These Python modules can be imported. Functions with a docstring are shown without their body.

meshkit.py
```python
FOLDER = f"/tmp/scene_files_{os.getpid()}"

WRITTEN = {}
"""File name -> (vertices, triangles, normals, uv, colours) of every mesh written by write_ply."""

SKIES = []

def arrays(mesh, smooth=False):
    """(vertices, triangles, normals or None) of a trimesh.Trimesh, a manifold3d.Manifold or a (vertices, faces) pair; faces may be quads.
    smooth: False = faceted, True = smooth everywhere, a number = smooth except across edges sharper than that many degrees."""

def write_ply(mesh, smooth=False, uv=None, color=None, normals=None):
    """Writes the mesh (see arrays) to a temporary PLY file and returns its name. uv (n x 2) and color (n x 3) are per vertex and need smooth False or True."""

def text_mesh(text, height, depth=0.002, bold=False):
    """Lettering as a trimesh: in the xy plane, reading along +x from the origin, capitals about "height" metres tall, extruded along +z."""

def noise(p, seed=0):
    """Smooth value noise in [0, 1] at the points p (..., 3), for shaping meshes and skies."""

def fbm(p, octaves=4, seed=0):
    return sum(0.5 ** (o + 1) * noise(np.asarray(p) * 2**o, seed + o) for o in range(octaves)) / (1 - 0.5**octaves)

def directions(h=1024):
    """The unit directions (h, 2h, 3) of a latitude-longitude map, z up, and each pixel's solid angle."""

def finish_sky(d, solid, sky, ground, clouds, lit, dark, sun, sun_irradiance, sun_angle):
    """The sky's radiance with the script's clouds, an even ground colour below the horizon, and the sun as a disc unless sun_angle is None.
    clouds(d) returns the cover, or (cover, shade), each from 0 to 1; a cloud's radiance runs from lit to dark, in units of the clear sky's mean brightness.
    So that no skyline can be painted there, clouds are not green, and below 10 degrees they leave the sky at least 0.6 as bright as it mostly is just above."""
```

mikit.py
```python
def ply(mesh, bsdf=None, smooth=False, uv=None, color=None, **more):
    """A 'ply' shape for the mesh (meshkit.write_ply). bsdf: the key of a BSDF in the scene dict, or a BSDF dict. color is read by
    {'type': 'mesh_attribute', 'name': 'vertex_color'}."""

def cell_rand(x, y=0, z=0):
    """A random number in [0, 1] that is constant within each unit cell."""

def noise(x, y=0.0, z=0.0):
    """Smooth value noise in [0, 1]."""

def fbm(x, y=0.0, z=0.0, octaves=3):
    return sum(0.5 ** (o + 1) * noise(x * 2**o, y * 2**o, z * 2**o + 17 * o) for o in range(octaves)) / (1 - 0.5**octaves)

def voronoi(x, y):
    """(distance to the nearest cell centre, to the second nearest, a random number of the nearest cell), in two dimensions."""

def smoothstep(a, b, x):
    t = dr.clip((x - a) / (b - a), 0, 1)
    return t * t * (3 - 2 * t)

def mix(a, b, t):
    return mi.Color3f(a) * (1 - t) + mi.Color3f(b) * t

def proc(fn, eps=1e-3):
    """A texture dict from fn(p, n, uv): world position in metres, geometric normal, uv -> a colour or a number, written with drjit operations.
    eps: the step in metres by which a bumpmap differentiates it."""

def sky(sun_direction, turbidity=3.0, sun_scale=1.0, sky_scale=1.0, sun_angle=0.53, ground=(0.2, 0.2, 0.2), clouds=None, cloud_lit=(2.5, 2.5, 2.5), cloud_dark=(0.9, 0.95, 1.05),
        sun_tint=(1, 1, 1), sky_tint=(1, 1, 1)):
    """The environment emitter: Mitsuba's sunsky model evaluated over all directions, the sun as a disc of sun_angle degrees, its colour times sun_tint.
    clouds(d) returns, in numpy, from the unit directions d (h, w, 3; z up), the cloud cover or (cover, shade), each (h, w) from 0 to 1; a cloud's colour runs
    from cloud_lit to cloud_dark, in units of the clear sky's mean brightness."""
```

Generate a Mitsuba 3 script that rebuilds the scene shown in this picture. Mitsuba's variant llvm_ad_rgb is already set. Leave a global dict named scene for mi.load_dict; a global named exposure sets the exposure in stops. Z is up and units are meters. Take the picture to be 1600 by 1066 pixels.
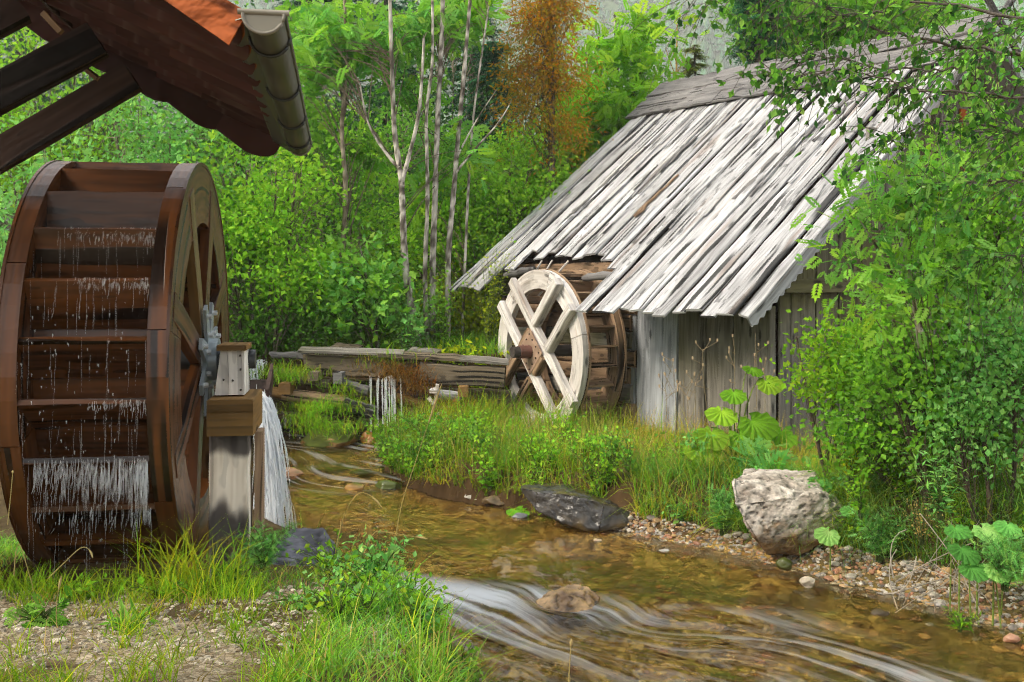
import math, numpy as np, trimesh, drjit as dr, mitsuba as mi, mikit, meshkit
from mikit import noise, fbm, voronoi, cell_rand, smoothstep, mix

T = mi.ScalarTransform4f
scene, labels = {}, {}

# ------------------------------------------------------------------ camera, sky, exposure
CAM_Z, HOR = 2.3, 440.0
scene['camera'] = {'type': 'perspective', 'fov': 53.1301, 'fov_axis': 'x', 'near_clip': 0.05, 'far_clip': 3000.0,
                   'principal_point_offset_x': 0.0, 'principal_point_offset_y': (533.0 - HOR) / 1066.0,
                   'to_world': T().look_at(origin=[0, 0, CAM_Z], target=[0, 10, CAM_Z], up=[0, 0, 1])}
scene['sky'] = mikit.sky([-0.70, -0.38, 0.60], turbidity=3, sun_scale=0.8, sun_angle=26, clouds=lambda d: 1.0,
                         cloud_lit=(2.2, 2.35, 2.5), sun_tint=(.88, .97, 1.12))
exposure = 2.65


def at(x, y, Y):
    """The world point at depth Y that the photograph shows at pixel x, y (used to read plan positions off the photograph)."""
    return np.array([(x - 800) / 1600 * Y, Y, CAM_Z - (y - HOR) / 1600 * Y])


# ------------------------------------------------------------------ materials
def wood_fn(p, n, uv):
    # uv.y = kind * 1000 + piece * 10 + metres across; uv.x = metres along the grain
    u, vv = uv.x, uv.y
    kind = dr.floor(vv / 1000)
    r = vv - kind * 1000
    piece = dr.floor(r / 10)
    v = r - piece * 10
    tone = cell_rand(piece, kind, 3)
    uo = u + piece * 7.31
    wav = (noise(uo * 1.3, piece) - .5) * .06
    g1 = fbm(uo * .9, (v + wav) * 17 + piece * 5, 1.0, 3)
    g2 = noise(uo * 5, (v + wav) * 64, 5.0)
    crack = smoothstep(.66, .75, noise(uo * .42, (v + wav) * 25 + piece * 3, 9.0)) * smoothstep(.35, .6, noise(uo * 1.7, v * 6, 3.0))
    d1, d2, w = voronoi(uo * 1.6, v * 5 + piece)
    knot = (1 - smoothstep(.05, .16, d1)) * smoothstep(.55, .6, w)
    blotch = fbm(uo * 1.1, v * 4, piece, 3)
    t = dr.clip(.60 + (g1 - .5) * .6 + (g2 - .5) * .4 + (blotch - .5) * .4 + (tone - .5) * dr.select(dr.abs(kind - 5) < .5, .08, .3), 0, 1)
    lo = mi.Color3f(.10, .095, .095)
    hi = mi.Color3f(.56, .56, .57)
    for k, a, b in ((1, (.045, .042, .042), (.23, .22, .215)),      # 1 dark ridge boards
                    (2, (.05, .044, .036), (.27, .25, .22)),       # 2 grey wall
                    (3, (.26, .21, .17), (.70, .67, .64)),        # 3 pale old wheel
                    (4, (.09, .052, .030), (.36, .24, .15)),      # 4 brown old wood
                    (5, (.006, .003, .002), (.13, .042, .008)),   # 5 wet wheel
                    (6, (.014, .008, .008), (.055, .030, .022)),   # 6 dark rafters
                    (7, (.42, .33, .23), (.84, .78, .68)),       # 7 stained post
                    (8, (.035, .030, .022), (.19, .15, .10)),        # 8 crib beams
                    (9, (.06, .032, .012), (.21, .12, .04)),       # 9 ochre block
                    (10, (.46, .43, .39), (.78, .75, .70)),       # 10 pale box
                    (11, (.09, .095, .105), (.40, .42, .45)),
                    (12, (.22, .05, .008), (.45, .12, .02))):    # 11 bleached blue grey wall       # 9 ochre block
        on = dr.abs(kind - k) < .5
        lo = dr.select(on, mi.Color3f(a), lo)
        hi = dr.select(on, mi.Color3f(b), hi)
    c = lo * (1 - t) + hi * t
    fleck = smoothstep(.66, .76, noise(uo * 9, (v + wav) * 34 + piece, 2.0)) * smoothstep(.45, .65, noise(uo * .8, v * 5, 8.0))
    clean = (dr.abs(kind - 3) < .5) | (kind > 9.5) | (dr.abs(kind - 7) < .5) | (dr.abs(kind - 9) < .5) | (dr.abs(kind - 2) < .5)
    crack = crack * dr.select(clean, .35, 1.0)
    fleck = fleck * dr.select(clean, .4, 1.0)
    c = c * (1 - .88 * crack)
    c = c * (1 - .5 * fleck)
    c = c * (1 - .7 * dr.select(dr.abs(kind - 5) < .5, 0, knot))
    # rust-brown fresh splits and stains on old pale wood
    st = smoothstep(.70, .80, fbm(uo * .8 + 30, v * 9, piece + 2, 3))
    pale = (kind < .5) | (dr.abs(kind - 3) < .5)
    c = dr.select(pale, mix(c, c * mi.Color3f(.6, .42, .32), st * .5), c)
    # green algae on wall boards, near the eaves end of the piece
    alg = smoothstep(.45, .7, fbm(p.x * 1.1, p.y * 1.1, p.z * .8, 3)) * smoothstep(.8, 1.7, p.z)
    c = dr.select(dr.abs(kind - 2) < .5, mix(c, c * mi.Color3f(.55, .55, .28), alg), c)
    # black rot on the bearing post
    rot = smoothstep(.50, .72, fbm(v * 9, u * 2.5, 4.0, 3) * .6 + .45 * (1 - smoothstep(.04, .20, u)) + .42 * smoothstep(.30, .58, u))
    c = dr.select(dr.abs(kind - 7) < .5, mix(c, mi.Color3f(.055, .045, .045), rot * .92), c)
    return c


def wood_h(p, n, uv):
    vv = uv.y
    kind = dr.floor(vv / 1000)
    r = vv - kind * 1000
    piece = dr.floor(r / 10)
    v = r - piece * 10
    uo = uv.x + piece * 7.31
    wav = (noise(uo * 1.3, piece) - .5) * .06
    g = fbm(uo * .9, (v + wav) * 17 + piece * 5, 1.0, 3)
    crack = smoothstep(.66, .75, noise(uo * .42, (v + wav) * 25 + piece * 3, 9.0)) * smoothstep(.35, .6, noise(uo * 1.7, v * 6, 3.0))
    return g * .5 + noise(uo * 6, v * 90, 5.0) * .25 - crack * .8


wood_tex, wood_bump = mikit.proc(wood_fn), mikit.proc(wood_h)
scene['mat_wood'] = {'type': 'bumpmap', 'bump': wood_bump, 'scale': .008, 'bsdf': {'type': 'twosided', 'b': {'type': 'principled', 'base_color': wood_tex, 'roughness': .85, 'specular': .25}}}
scene['mat_wet_wood'] = {'type': 'bumpmap', 'bump': wood_bump, 'scale': .002, 'bsdf': {'type': 'twosided', 'b': {'type': 'principled', 'base_color': wood_tex, 'roughness': .32, 'specular': .42, 'clearcoat': .2, 'clearcoat_gloss': .85}}}
VC = {'type': 'mesh_attribute', 'name': 'vertex_color'}
grit = mikit.proc(lambda p, n, uv: fbm(p.x * 14, p.y * 14, p.z * 14, 4), eps=2e-3)
scene['mat_stone'] = {'type': 'bumpmap', 'bump': grit, 'scale': .035, 'bsdf': {'type': 'twosided', 'b': {'type': 'principled', 'base_color': VC, 'roughness': .85, 'specular': .3}}}
scene['mat_wet_stone'] = {'type': 'bumpmap', 'bump': grit, 'scale': .02, 'bsdf': {'type': 'twosided', 'b': {'type': 'principled', 'base_color': VC, 'roughness': .3, 'specular': .5}}}
scene['mat_paint'] = {'type': 'twosided', 'b': {'type': 'principled', 'base_color': VC, 'roughness': .45, 'specular': .4}}
scene['mat_leaf'] = {'type': 'principledthin', 'base_color': VC, 'roughness': .55, 'diff_trans': 1.0, 'eta': 1.28}
scene['mat_metal'] = {'type': 'twosided', 'b': {'type': 'principled', 'base_color': VC, 'roughness': .42, 'metallic': .55, 'specular': .5}}
scene['mat_foam_water'] = {'type': 'principledthin', 'base_color': {'type': 'rgb', 'value': [.92, .94, .96]}, 'roughness': .35, 'spec_trans': .25, 'diff_trans': 1.0, 'eta': 1.2}
scene['mat_white_water'] = {'type': 'principledthin', 'base_color': {'type': 'rgb', 'value': [.9, .93, .96]}, 'roughness': .3, 'spec_trans': .6, 'diff_trans': 1.0, 'eta': 1.2}


def ground_fn(p, n, uv):
    d1, d2, w = voronoi(p.x * 16, p.y * 16)
    e1, e2, w2 = voronoi(p.x * 45, p.y * 45)
    f = fbm(p.x * 1.5, p.y * 1.5, 0.0, 4)
    g = fbm(p.x * 9, p.y * 9, 2.0, 3)
    bed = mix((.26, .14, .035), (.64, .43, .13), w) * (.45 + .55 * smoothstep(.02, .25, d2 - d1)) * (.6 + .8 * g)
    bed = mix(bed, mi.Color3f(.10, .085, .03), smoothstep(.5, .65, f) * .7)
    soil = mix((.055, .04, .022), (.13, .095, .05), g)
    grav = mix((.20, .15, .09), (.42, .35, .25), w2) * (.5 + .5 * smoothstep(.0, .3, e2 - e1)) * (.75 + .5 * g)
    bare = smoothstep(.40, .52, fbm(p.x * 1.3 + 4, p.y * 1.3, 7.0, 3)) * smoothstep(-.75, -1.05, p.x) * smoothstep(5.3, 4.7, p.y)
    land = mix(soil, grav, dr.clip(bare * 1.2, 0, 1))
    land = mix(land, mix((.03, .02, .01), (.10, .06, .03), g), smoothstep(.85, .6, n.z))
    forest = mix((.03, .028, .012), (.09, .08, .03), g)
    land = mix(land, forest, smoothstep(14, 16, p.y))
    c = mix(bed, land, smoothstep(.0, .12, p.z + (g - .5) * .1))
    return mix(c, mix((.03, .02, .01), (.10, .06, .03), g), smoothstep(.88, .7, n.z) * smoothstep(-.06, -.01, p.z))


scene['mat_ground_mat'] = {'type': 'bumpmap', 'bump': mikit.proc(lambda p, n, uv: fbm(p.x * 18, p.y * 18, p.z * 18, 4), eps=3e-3), 'scale': .03,
                       'bsdf': {'type': 'twosided', 'b': {'type': 'diffuse', 'reflectance': mikit.proc(ground_fn)}}}


def rapid(x, y):
    """How broken the water is, 0 to 1: it speeds up over the shallow riffle round the rock in mid-stream (works in numpy and in drjit)."""
    return (y - 8.15 + .33 * (x + .9)) * -1.0, 2.95 - .8 * (y - 6.0) - x


def flow(p):
    """Along and across the current."""
    return p.x * .70 - p.y * .71, p.x * .71 + p.y * .70


def foam_fn(p, n, uv):
    a, b = rapid(p.x, p.y)
    m = smoothstep(-.05, .3, a) * smoothstep(-.15, .7, b)
    s, c = flow(p)
    c = c + (noise(s * .9, c * .9, 1.0) - .5) * .5
    st = fbm(s * 1.3, c * 15, 2.0, 4)
    st2 = fbm(s * .5, c * 2.2, 6.0, 2)
    lip = smoothstep(-.02, .12, a) * (1 - smoothstep(.25, .75, a)) * smoothstep(-.4, .8, b) * .13
    far = smoothstep(10.9, 11.6, p.y) * .05
    fade = 1 - .78 * smoothstep(.7, 1.7, a)
    return dr.clip(m * smoothstep(.42, .90, st * .6 + st2 * .42 + lip) * .72 * fade + smoothstep(.55, .8, st) * far * 4, 0, .85)


def water_h(p, n, uv):
    a, b = rapid(p.x, p.y)
    m = smoothstep(-.1, .4, a) * smoothstep(-.3, .7, b)
    s, c = flow(p)
    c = c + (noise(s * .9, c * .9, 1.0) - .5) * .4
    return fbm(s * 2.2, c * 5.5, 4.0, 3) * (.22 + 1.7 * m) + fbm(p.x * 9, p.y * 9, 1.0, 2) * .12


scene['mat_water_mat'] = {'type': 'blendbsdf', 'weight': mikit.proc(foam_fn),
                      'a': {'type': 'bumpmap', 'bump': mikit.proc(water_h, eps=4e-3), 'scale': .028, 'bsdf': {'type': 'dielectric', 'int_ior': 1.33, 'ext_ior': 1.0, 'specular_transmittance': {'type': 'rgb', 'value': [.93, .92, .80]}}},
                      'b': {'type': 'twosided', 'b': {'type': 'diffuse', 'reflectance': {'type': 'rgb', 'value': [.80, .83, .88]}}}}


# ------------------------------------------------------------------ mesh helpers
def nrm(v):
    v = np.asarray(v, float)
    return v / np.maximum(np.linalg.norm(v, axis=-1, keepdims=True), 1e-12)


class MB:
    def __init__(s):
        s.v, s.f, s.u, s.c, s.n = [], [], [], [], 0

    def add(s, v, f, uv=None, col=None):
        v, f = np.asarray(v, float), np.asarray(f, int)
        if f.shape[1] == 4:
            f = np.vstack([f[:, [0, 1, 2]], f[:, [0, 2, 3]]])
        s.v.append(v)
        s.f.append(f + s.n)
        s.n += len(v)
        if uv is not None:
            s.u.append(uv)
        if col is not None:
            s.c.append(np.broadcast_to(np.asarray(col, float), (len(v), 3)))
        return s

    def mesh(s):
        return np.vstack(s.v), np.vstack(s.f)


used = {}


def name(base):
    used[base] = used.get(base, -1) + 1
    return base if used[base] == 0 else f'{base}_{used[base]:03d}'


def put(key, mb, bsdf, smooth=False, parent=None):
    """One entry of the scene: a thing that is one mesh, or a part (parent + '__' + key)."""
    key = name(key if parent is None else f'{parent}__{key}')
    if parent and key.rsplit('__', 1)[1].split('_0')[0] in ('branch', 'crown', 'foliage', 'twig', 'stem'):
        labels[key] = {'kind': 'stuff'}
    smooth = bool(smooth)
    scene[key] = mikit.ply(mb.mesh(), 'mat_' + bsdf, smooth, uv=np.vstack(mb.u) if mb.u else None, color=np.vstack(mb.c) if mb.c else None)
    return key


def thing(key, label, cat=None, group=None, kind=None):
    key = name(key)
    tag(key, label, cat, group, kind)
    return key


def tag(key, label, cat=None, group=None, kind=None):
    labels[key] = {k: v for k, v in dict(label=label, category=cat, group=group, kind=kind).items() if v}
    return key


PIECE = [0]


def board(mb, p0, p1, up, w, t, kind, n=3, wob=0., seed=0, w1=None, cham=0., endjag=0.):
    """A plank from p0 to p1 (centre of the wide face's underside), up = direction of its wide face."""
    p0, p1 = np.asarray(p0, float), np.asarray(p1, float)
    rg = np.random.default_rng(seed + 911)
    PIECE[0] = (PIECE[0] + 1) % 97
    L = np.linalg.norm(p1 - p0)
    d = (p1 - p0) / L
    side = nrm(np.cross(d, up))
    up = np.cross(side, d)
    s = np.linspace(0, 1, n + 1)
    ww = w + ((w if w1 is None else w1) - w) * s
    l = -ww / 2 + rg.normal(0, 1, n + 1) * wob
    r = ww / 2 + rg.normal(0, 1, n + 1) * wob
    h = rg.normal(0, 1, n + 1) * wob * .6
    tt = t + np.abs(rg.normal(0, 1, n + 1)) * wob * .35
    c = p0 + s[:, None] * (p1 - p0)
    lj, rj = np.zeros(n + 1), np.zeros(n + 1)
    lj[0], rj[0], lj[-1], rj[-1] = rg.uniform(-1, 1, 4) * endjag
    if cham:
        prof = [(l, h * 0, lj), (l, h + tt - cham, lj), (l + cham, h + tt, lj), (r - cham, h + tt, rj), (r, h + tt - cham, rj), (r, h * 0, rj)]
    else:
        prof = [(l, h * 0, lj), (l, h + tt, lj), (r, h + tt, rj), (r, h * 0, rj)]
    pts = [c + a[:, None] * side + b[:, None] * up + j[:, None] * d for a, b, j in prof]
    base = kind * 1000 + PIECE[0] * 10
    m = len(prof)
    per = np.concatenate([[0], np.cumsum([np.linalg.norm(pts[(k + 1) % m][0] - pts[k][0]) for k in range(m)])])
    for k in range(m):
        a, b = pts[k], pts[(k + 1) % m]
        v = np.vstack([a, b])
        i = np.arange(n)
        f = np.stack([i, i + 1, i + n + 2, i + n + 1], 1)
        uv = np.column_stack([np.tile(s * L, 2), np.repeat([base + 1 + per[k], base + 1 + per[k + 1]], n + 1)])
        mb.add(v, f, uv)
    for e, sg in ((0, 1), (n, -1)):
        v = np.array([p[e] for p in pts])
        f = np.array([[0, k, k + 1] for k in range(1, m - 1)])
        mb.add(v, f[:, ::sg], np.column_stack([(v - c[e]) @ side * .3, base + 2 + (v - c[e]) @ up]))
    return mb


def box(mb, c, ex, ey, ez, kind):
    """A block given by its centre and three half-axes, grain along ex."""
    c, ex, ey, ez = (np.asarray(x, float) for x in (c, ex, ey, ez))
    return board(mb, c - ex - ez, c + ex - ez, ez, 2 * np.linalg.norm(ey), 2 * np.linalg.norm(ez), kind, 1, cham=min(.008, np.linalg.norm(ez) * .3))


def frames(d):
    a = nrm(np.cross(d, np.where(np.abs(d[..., 2:]) < .9, [0, 0, 1.], [1., 0, 0])))
    return a, np.cross(d, a)


def tubes(mb, P, R, sides=4, col=None, kind=None, caps=False):
    """Many tubes at once: P (N, k, 3) centre lines, R (N, k) radii."""
    P = np.asarray(P, float)
    if P.ndim == 2:
        P = P[None]
    N, k = P.shape[:2]
    R = np.broadcast_to(R, (N, k))
    d = nrm(np.gradient(P, axis=1))
    a, b = frames(d)
    an = np.arange(sides) * 2 * np.pi / sides
    v = P[:, :, None] + R[:, :, None, None] * (np.cos(an)[:, None] * a[:, :, None] + np.sin(an)[:, None] * b[:, :, None])
    n, i, j = np.meshgrid(np.arange(N), np.arange(k - 1), np.arange(sides), indexing='ij')
    o = n * k * sides
    q = np.stack([o + i * sides + j, o + i * sides + (j + 1) % sides, o + (i + 1) * sides + (j + 1) % sides, o + (i + 1) * sides + j], -1).reshape(-1, 4)
    uv = None
    if kind is not None:
        PIECE[0] = (PIECE[0] + 1) % 97
        ln = np.concatenate([np.zeros((N, 1)), np.cumsum(np.linalg.norm(np.diff(P, axis=1), axis=2), 1)], 1)
        sw = np.abs(an - np.pi) * float(R.mean())
        uv = np.stack([np.broadcast_to(ln[:, :, None], v.shape[:3]), np.broadcast_to(kind * 1000 + PIECE[0] * 10 + 1 + sw, v.shape[:3])], -1).reshape(-1, 2)
    if col is not None:
        col = np.asarray(col, float)
        col = np.broadcast_to(col[:, None, None] if col.ndim == 2 and len(col) == N and N > 1 else col.reshape(-1, 1, 3) if col.ndim == 2 else col, v.shape).reshape(-1, 3)
    mb.add(v.reshape(-1, 3), q, uv, col)
    if caps:
        for n_ in range(N):
            for e in (0, k - 1):
                vv = v[n_, e]
                f = np.array([[0, m, m + 1] for m in range(1, sides - 1)])
                mb.add(vv, f, None if uv is None else np.column_stack([np.zeros(sides), kind * 1000 + PIECE[0] * 10 + 3 + (vv - vv[0]) @ [.3, .3, .9]]), None if col is None else col[:1])
    return mb


def ring(mb, C, ax, e1, e2, r0, r1, th, f0, f1, n, kind):
    """A sector of a wooden ring: radii r0..r1, from C along ax by th, angles f0..f1 (e1 towards e2)."""
    PIECE[0] = (PIECE[0] + 1) % 97
    b = kind * 1000 + PIECE[0] * 10 + 1
    ph = np.linspace(f0, f1, n + 1)
    rad = np.cos(ph)[:, None] * e1 + np.sin(ph)[:, None] * e2
    i = np.arange(n)
    f = np.stack([i, i + 1, i + n + 2, i + n + 1], 1)

    def strip(A, B, va, vb, rr):
        mb.add(np.vstack([A, B]), f, np.column_stack([np.tile((ph - f0) * rr, 2), np.repeat([b + va, b + vb], n + 1)]))
    a0, a1, b0, b1 = C + rad * r0, C + rad * r1, C + rad * r0 + ax * th, C + rad * r1 + ax * th
    strip(a1, a0, 0, r1 - r0, r1)
    strip(b0, b1, r1 - r0, 0, r1)
    strip(b1, a1, 1., 1 + th, r1)
    strip(a0, b0, 1.5, 1.5 + th, r0)
    for e in (0, n):
        v = np.array([a0[e], a1[e], b1[e], b0[e]])
        mb.add(v, np.array([[0, 1, 2], [0, 2, 3]]), np.column_stack([[0, 0, th, th], b + np.array([0, r1 - r0, r1 - r0, 0])]))
    return mb


ICO = {k: trimesh.creation.icosphere(subdivisions=k) for k in range(0, 6)}


def rock(c, r, seed, sub=4, cuts=9, rough=.14, cols=((.3, .3, .3), (.5, .5, .5)), dark=None, moss=None, rot=0.):
    """An angular weathered stone: a ball cut by planes and roughened; r = three half sizes. Returns (mesh builder)."""
    rg = np.random.default_rng(seed)
    v = np.array(ICO[sub].vertices)
    for _ in range(cuts):
        k = nrm(rg.normal(size=3))
        h = rg.uniform(.62, .9)
        over = np.maximum(v @ k - h, 0)
        v = v - over[:, None] * k * .92
    q = v * 1.3 + seed * 3.7
    dsp = (meshkit.fbm(q * 1.5, 4, seed) - .5) * rough * 2 + (meshkit.fbm(q * 6, 3, seed + 5) - .5) * rough * .55
    v = v * (1 + dsp[:, None])
    ca, sa = math.cos(rot), math.sin(rot)
    v = v * np.asarray(r, float)
    v = v @ np.array([[ca, sa, 0], [-sa, ca, 0], [0, 0, 1.]]) + np.asarray(c, float)
    f = np.array(ICO[sub].faces)
    t = np.clip(meshkit.fbm(v * 5 / max(.3, max(r)), 5, seed + 2) * 1.9 - .45, 0, 1)[:, None]
    col = np.asarray(cols[0]) * (1 - t) + np.asarray(cols[1]) * t
    sp = np.clip(meshkit.noise(v * 60 / max(.5, max(r)), seed) * 1.3 - .2, .35, 1.2)[:, None]
    col = col * (.75 + .35 * sp)
    nz = trimesh.Trimesh(v, f, process=False).vertex_normals[:, 2:]
    if dark is not None:      # wet or stained foot
        zz = (v[:, 2:] - (c[2] - r[2])) / (2 * r[2])
        k = np.clip((dark[0] - zz + (t - .5) * .35) * 5, 0, 1)
        col = col * (1 - k) + np.asarray(dark[1]) * (.5 + t) * k
    if moss is not None:
        k = np.clip((nz * .6 + meshkit.fbm(v * 6, 3, seed + 9)[:, None] * 1.3 - moss[0]) * 4, 0, 1)
        col = col * (1 - k) + np.asarray(moss[1]) * (.6 + .8 * t) * k
    return MB().add(v, f, None, col)


# --- leaves
def tmpl(pts, faces):
    return np.array(pts, float), np.array(faces)


OVATE = tmpl([(0, 0, 0), (-.34, .42, .05), (.34, .42, .05), (0, 1, -.06), (0, .45, -.05)], [(0, 4, 1), (0, 2, 4), (1, 4, 3), (4, 2, 3)])
SIMPLE = tmpl([(0, 0, 0), (-.36, .42, .07), (.36, .42, .07), (0, 1, -.04)], [(0, 3, 1), (0, 2, 3)])
LANCE = tmpl([(0, 0, 0), (-.13, .4, .02), (.13, .4, .02), (0, 1, -.1)], [(0, 3, 1), (0, 2, 3)])


def pinnate(n=5, ll=.38, wd=.10):
    P, F = [], []
    for i in range(n):
        y = .22 + .66 * i / (n - 1)
        s = ll * (1 - .35 * abs(i / (n - 1) - .4))
        for sg in (-1, 1):
            o = len(P)
            d = np.array([sg * .86, .5, -.12])
            q = np.array([.5 * -sg, .86, 0])
            b = np.array([0, y, -.14 * y * y])
            P += [b, b + d * s * .5 + q * wd, b + d * s * .45 - q * wd, b + d * s]
            F += [(o, o + 3, o + 1), (o, o + 2, o + 3)]
    o = len(P)
    P += [(0, .86, -.12), (-.1, 1.02, -.14), (.1, 1.02, -.14), (0, 1.28, -.22)]
    F += [(o, o + 3, o + 1), (o, o + 2, o + 3)]
    return tmpl(P, F)


PINN = pinnate()
a_ = np.linspace(-.75 * np.pi, .75 * np.pi, 11) + np.pi / 2
r_ = np.array([.45, .38, .62, .36, .58, .70 * .55, .58, .36, .62, .38, .45])
r_ = np.array([.42, .30, .62, .36, .50, .85, .50, .36, .62, .30, .42])
PALM = tmpl([(0, .35, -.03), (0, 0, 0)] + [(.7 * r * math.cos(a), .35 + .7 * r * math.sin(a), .04 * (i % 2)) for i, (a, r) in enumerate(zip(a_, r_))],
            [(0, i, i + 1) for i in range(2, 12)] + [(0, 1, 2), (0, 12, 1)])
b_ = np.linspace(-.93 * np.pi, .93 * np.pi, 25) + np.pi / 2
w_ = .54 + .035 * np.cos(b_ * 9) + .025 * np.sin(b_ * 23)
BROAD = tmpl([(0, .16, -.05), *[(.28 * math.cos(a), .34 + .30 * math.sin(a), .02 - .05 * (i % 2)) for i, a in enumerate(b_)], *[(w * math.cos(a), .42 + w * math.sin(a), .03 - .06 * (i % 2) + .05 * math.sin(2 * a + 1) - .05) for i, (a, w) in enumerate(zip(b_, w_))]],
             [(0, i, i + 1) for i in range(1, 25)] + [f for i in range(1, 25) for f in ((i, i + 25, i + 26), (i, i + 26, i + 1))])
VEIN = np.array([1.5] + [1.28 if i % 2 else .85 for i in range(25)] + [1.1 if i % 2 else .8 for i in range(25)])[:, None]


def sprig(n=7):
    P, F = [], []
    for i in range(n):
        y = i / n
        for sg in (-1, 1):
            o = len(P)
            P += [(0, y, 0), (0, y + .10, 0), (sg * (.26 - .12 * y), y + .2, -.05 + .1 * (i % 2))]
            F.append((o, o + 1, o + 2))
    o = len(P)
    P += [(-.025, 0, .02), (.025, 0, .02), (0, 1.15, 0)]
    F.append((o, o + 1, o + 2))
    return tmpl(P, F)


SPRIG = sprig()


def leaves(mb, tp, pos, d, up, size, col):
    """Puts the leaf template at pos, growing along d, its upper side towards up."""
    V, F = tp
    d = nrm(d)
    x = nrm(np.cross(d, up))
    z = np.cross(x, d)
    size = np.broadcast_to(size, len(pos))
    v = pos[:, None] + size[:, None, None] * (V[None, :, :1] * x[:, None] + V[None, :, 1:2] * d[:, None] + V[None, :, 2:] * z[:, None])
    f = F[None] + (np.arange(len(pos)) * len(V))[:, None, None]
    c = np.repeat(col, len(V), 0)
    mb.add(v.reshape(-1, 3), f.reshape(-1, 3), None, np.clip(c * np.tile(VEIN, (len(pos), 1)), 0, .8) if tp is BROAD else c)


def tints(rg, n, pal, var=.25):
    pal = np.asarray(pal, float)
    a, b = pal[rg.integers(0, len(pal), n)], pal[rg.integers(0, len(pal), n)]
    t = rg.random((n, 1))
    return np.clip((a * t + b * (1 - t)) * np.exp(rg.normal(0, var, (n, 1))), .004, .8)


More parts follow.
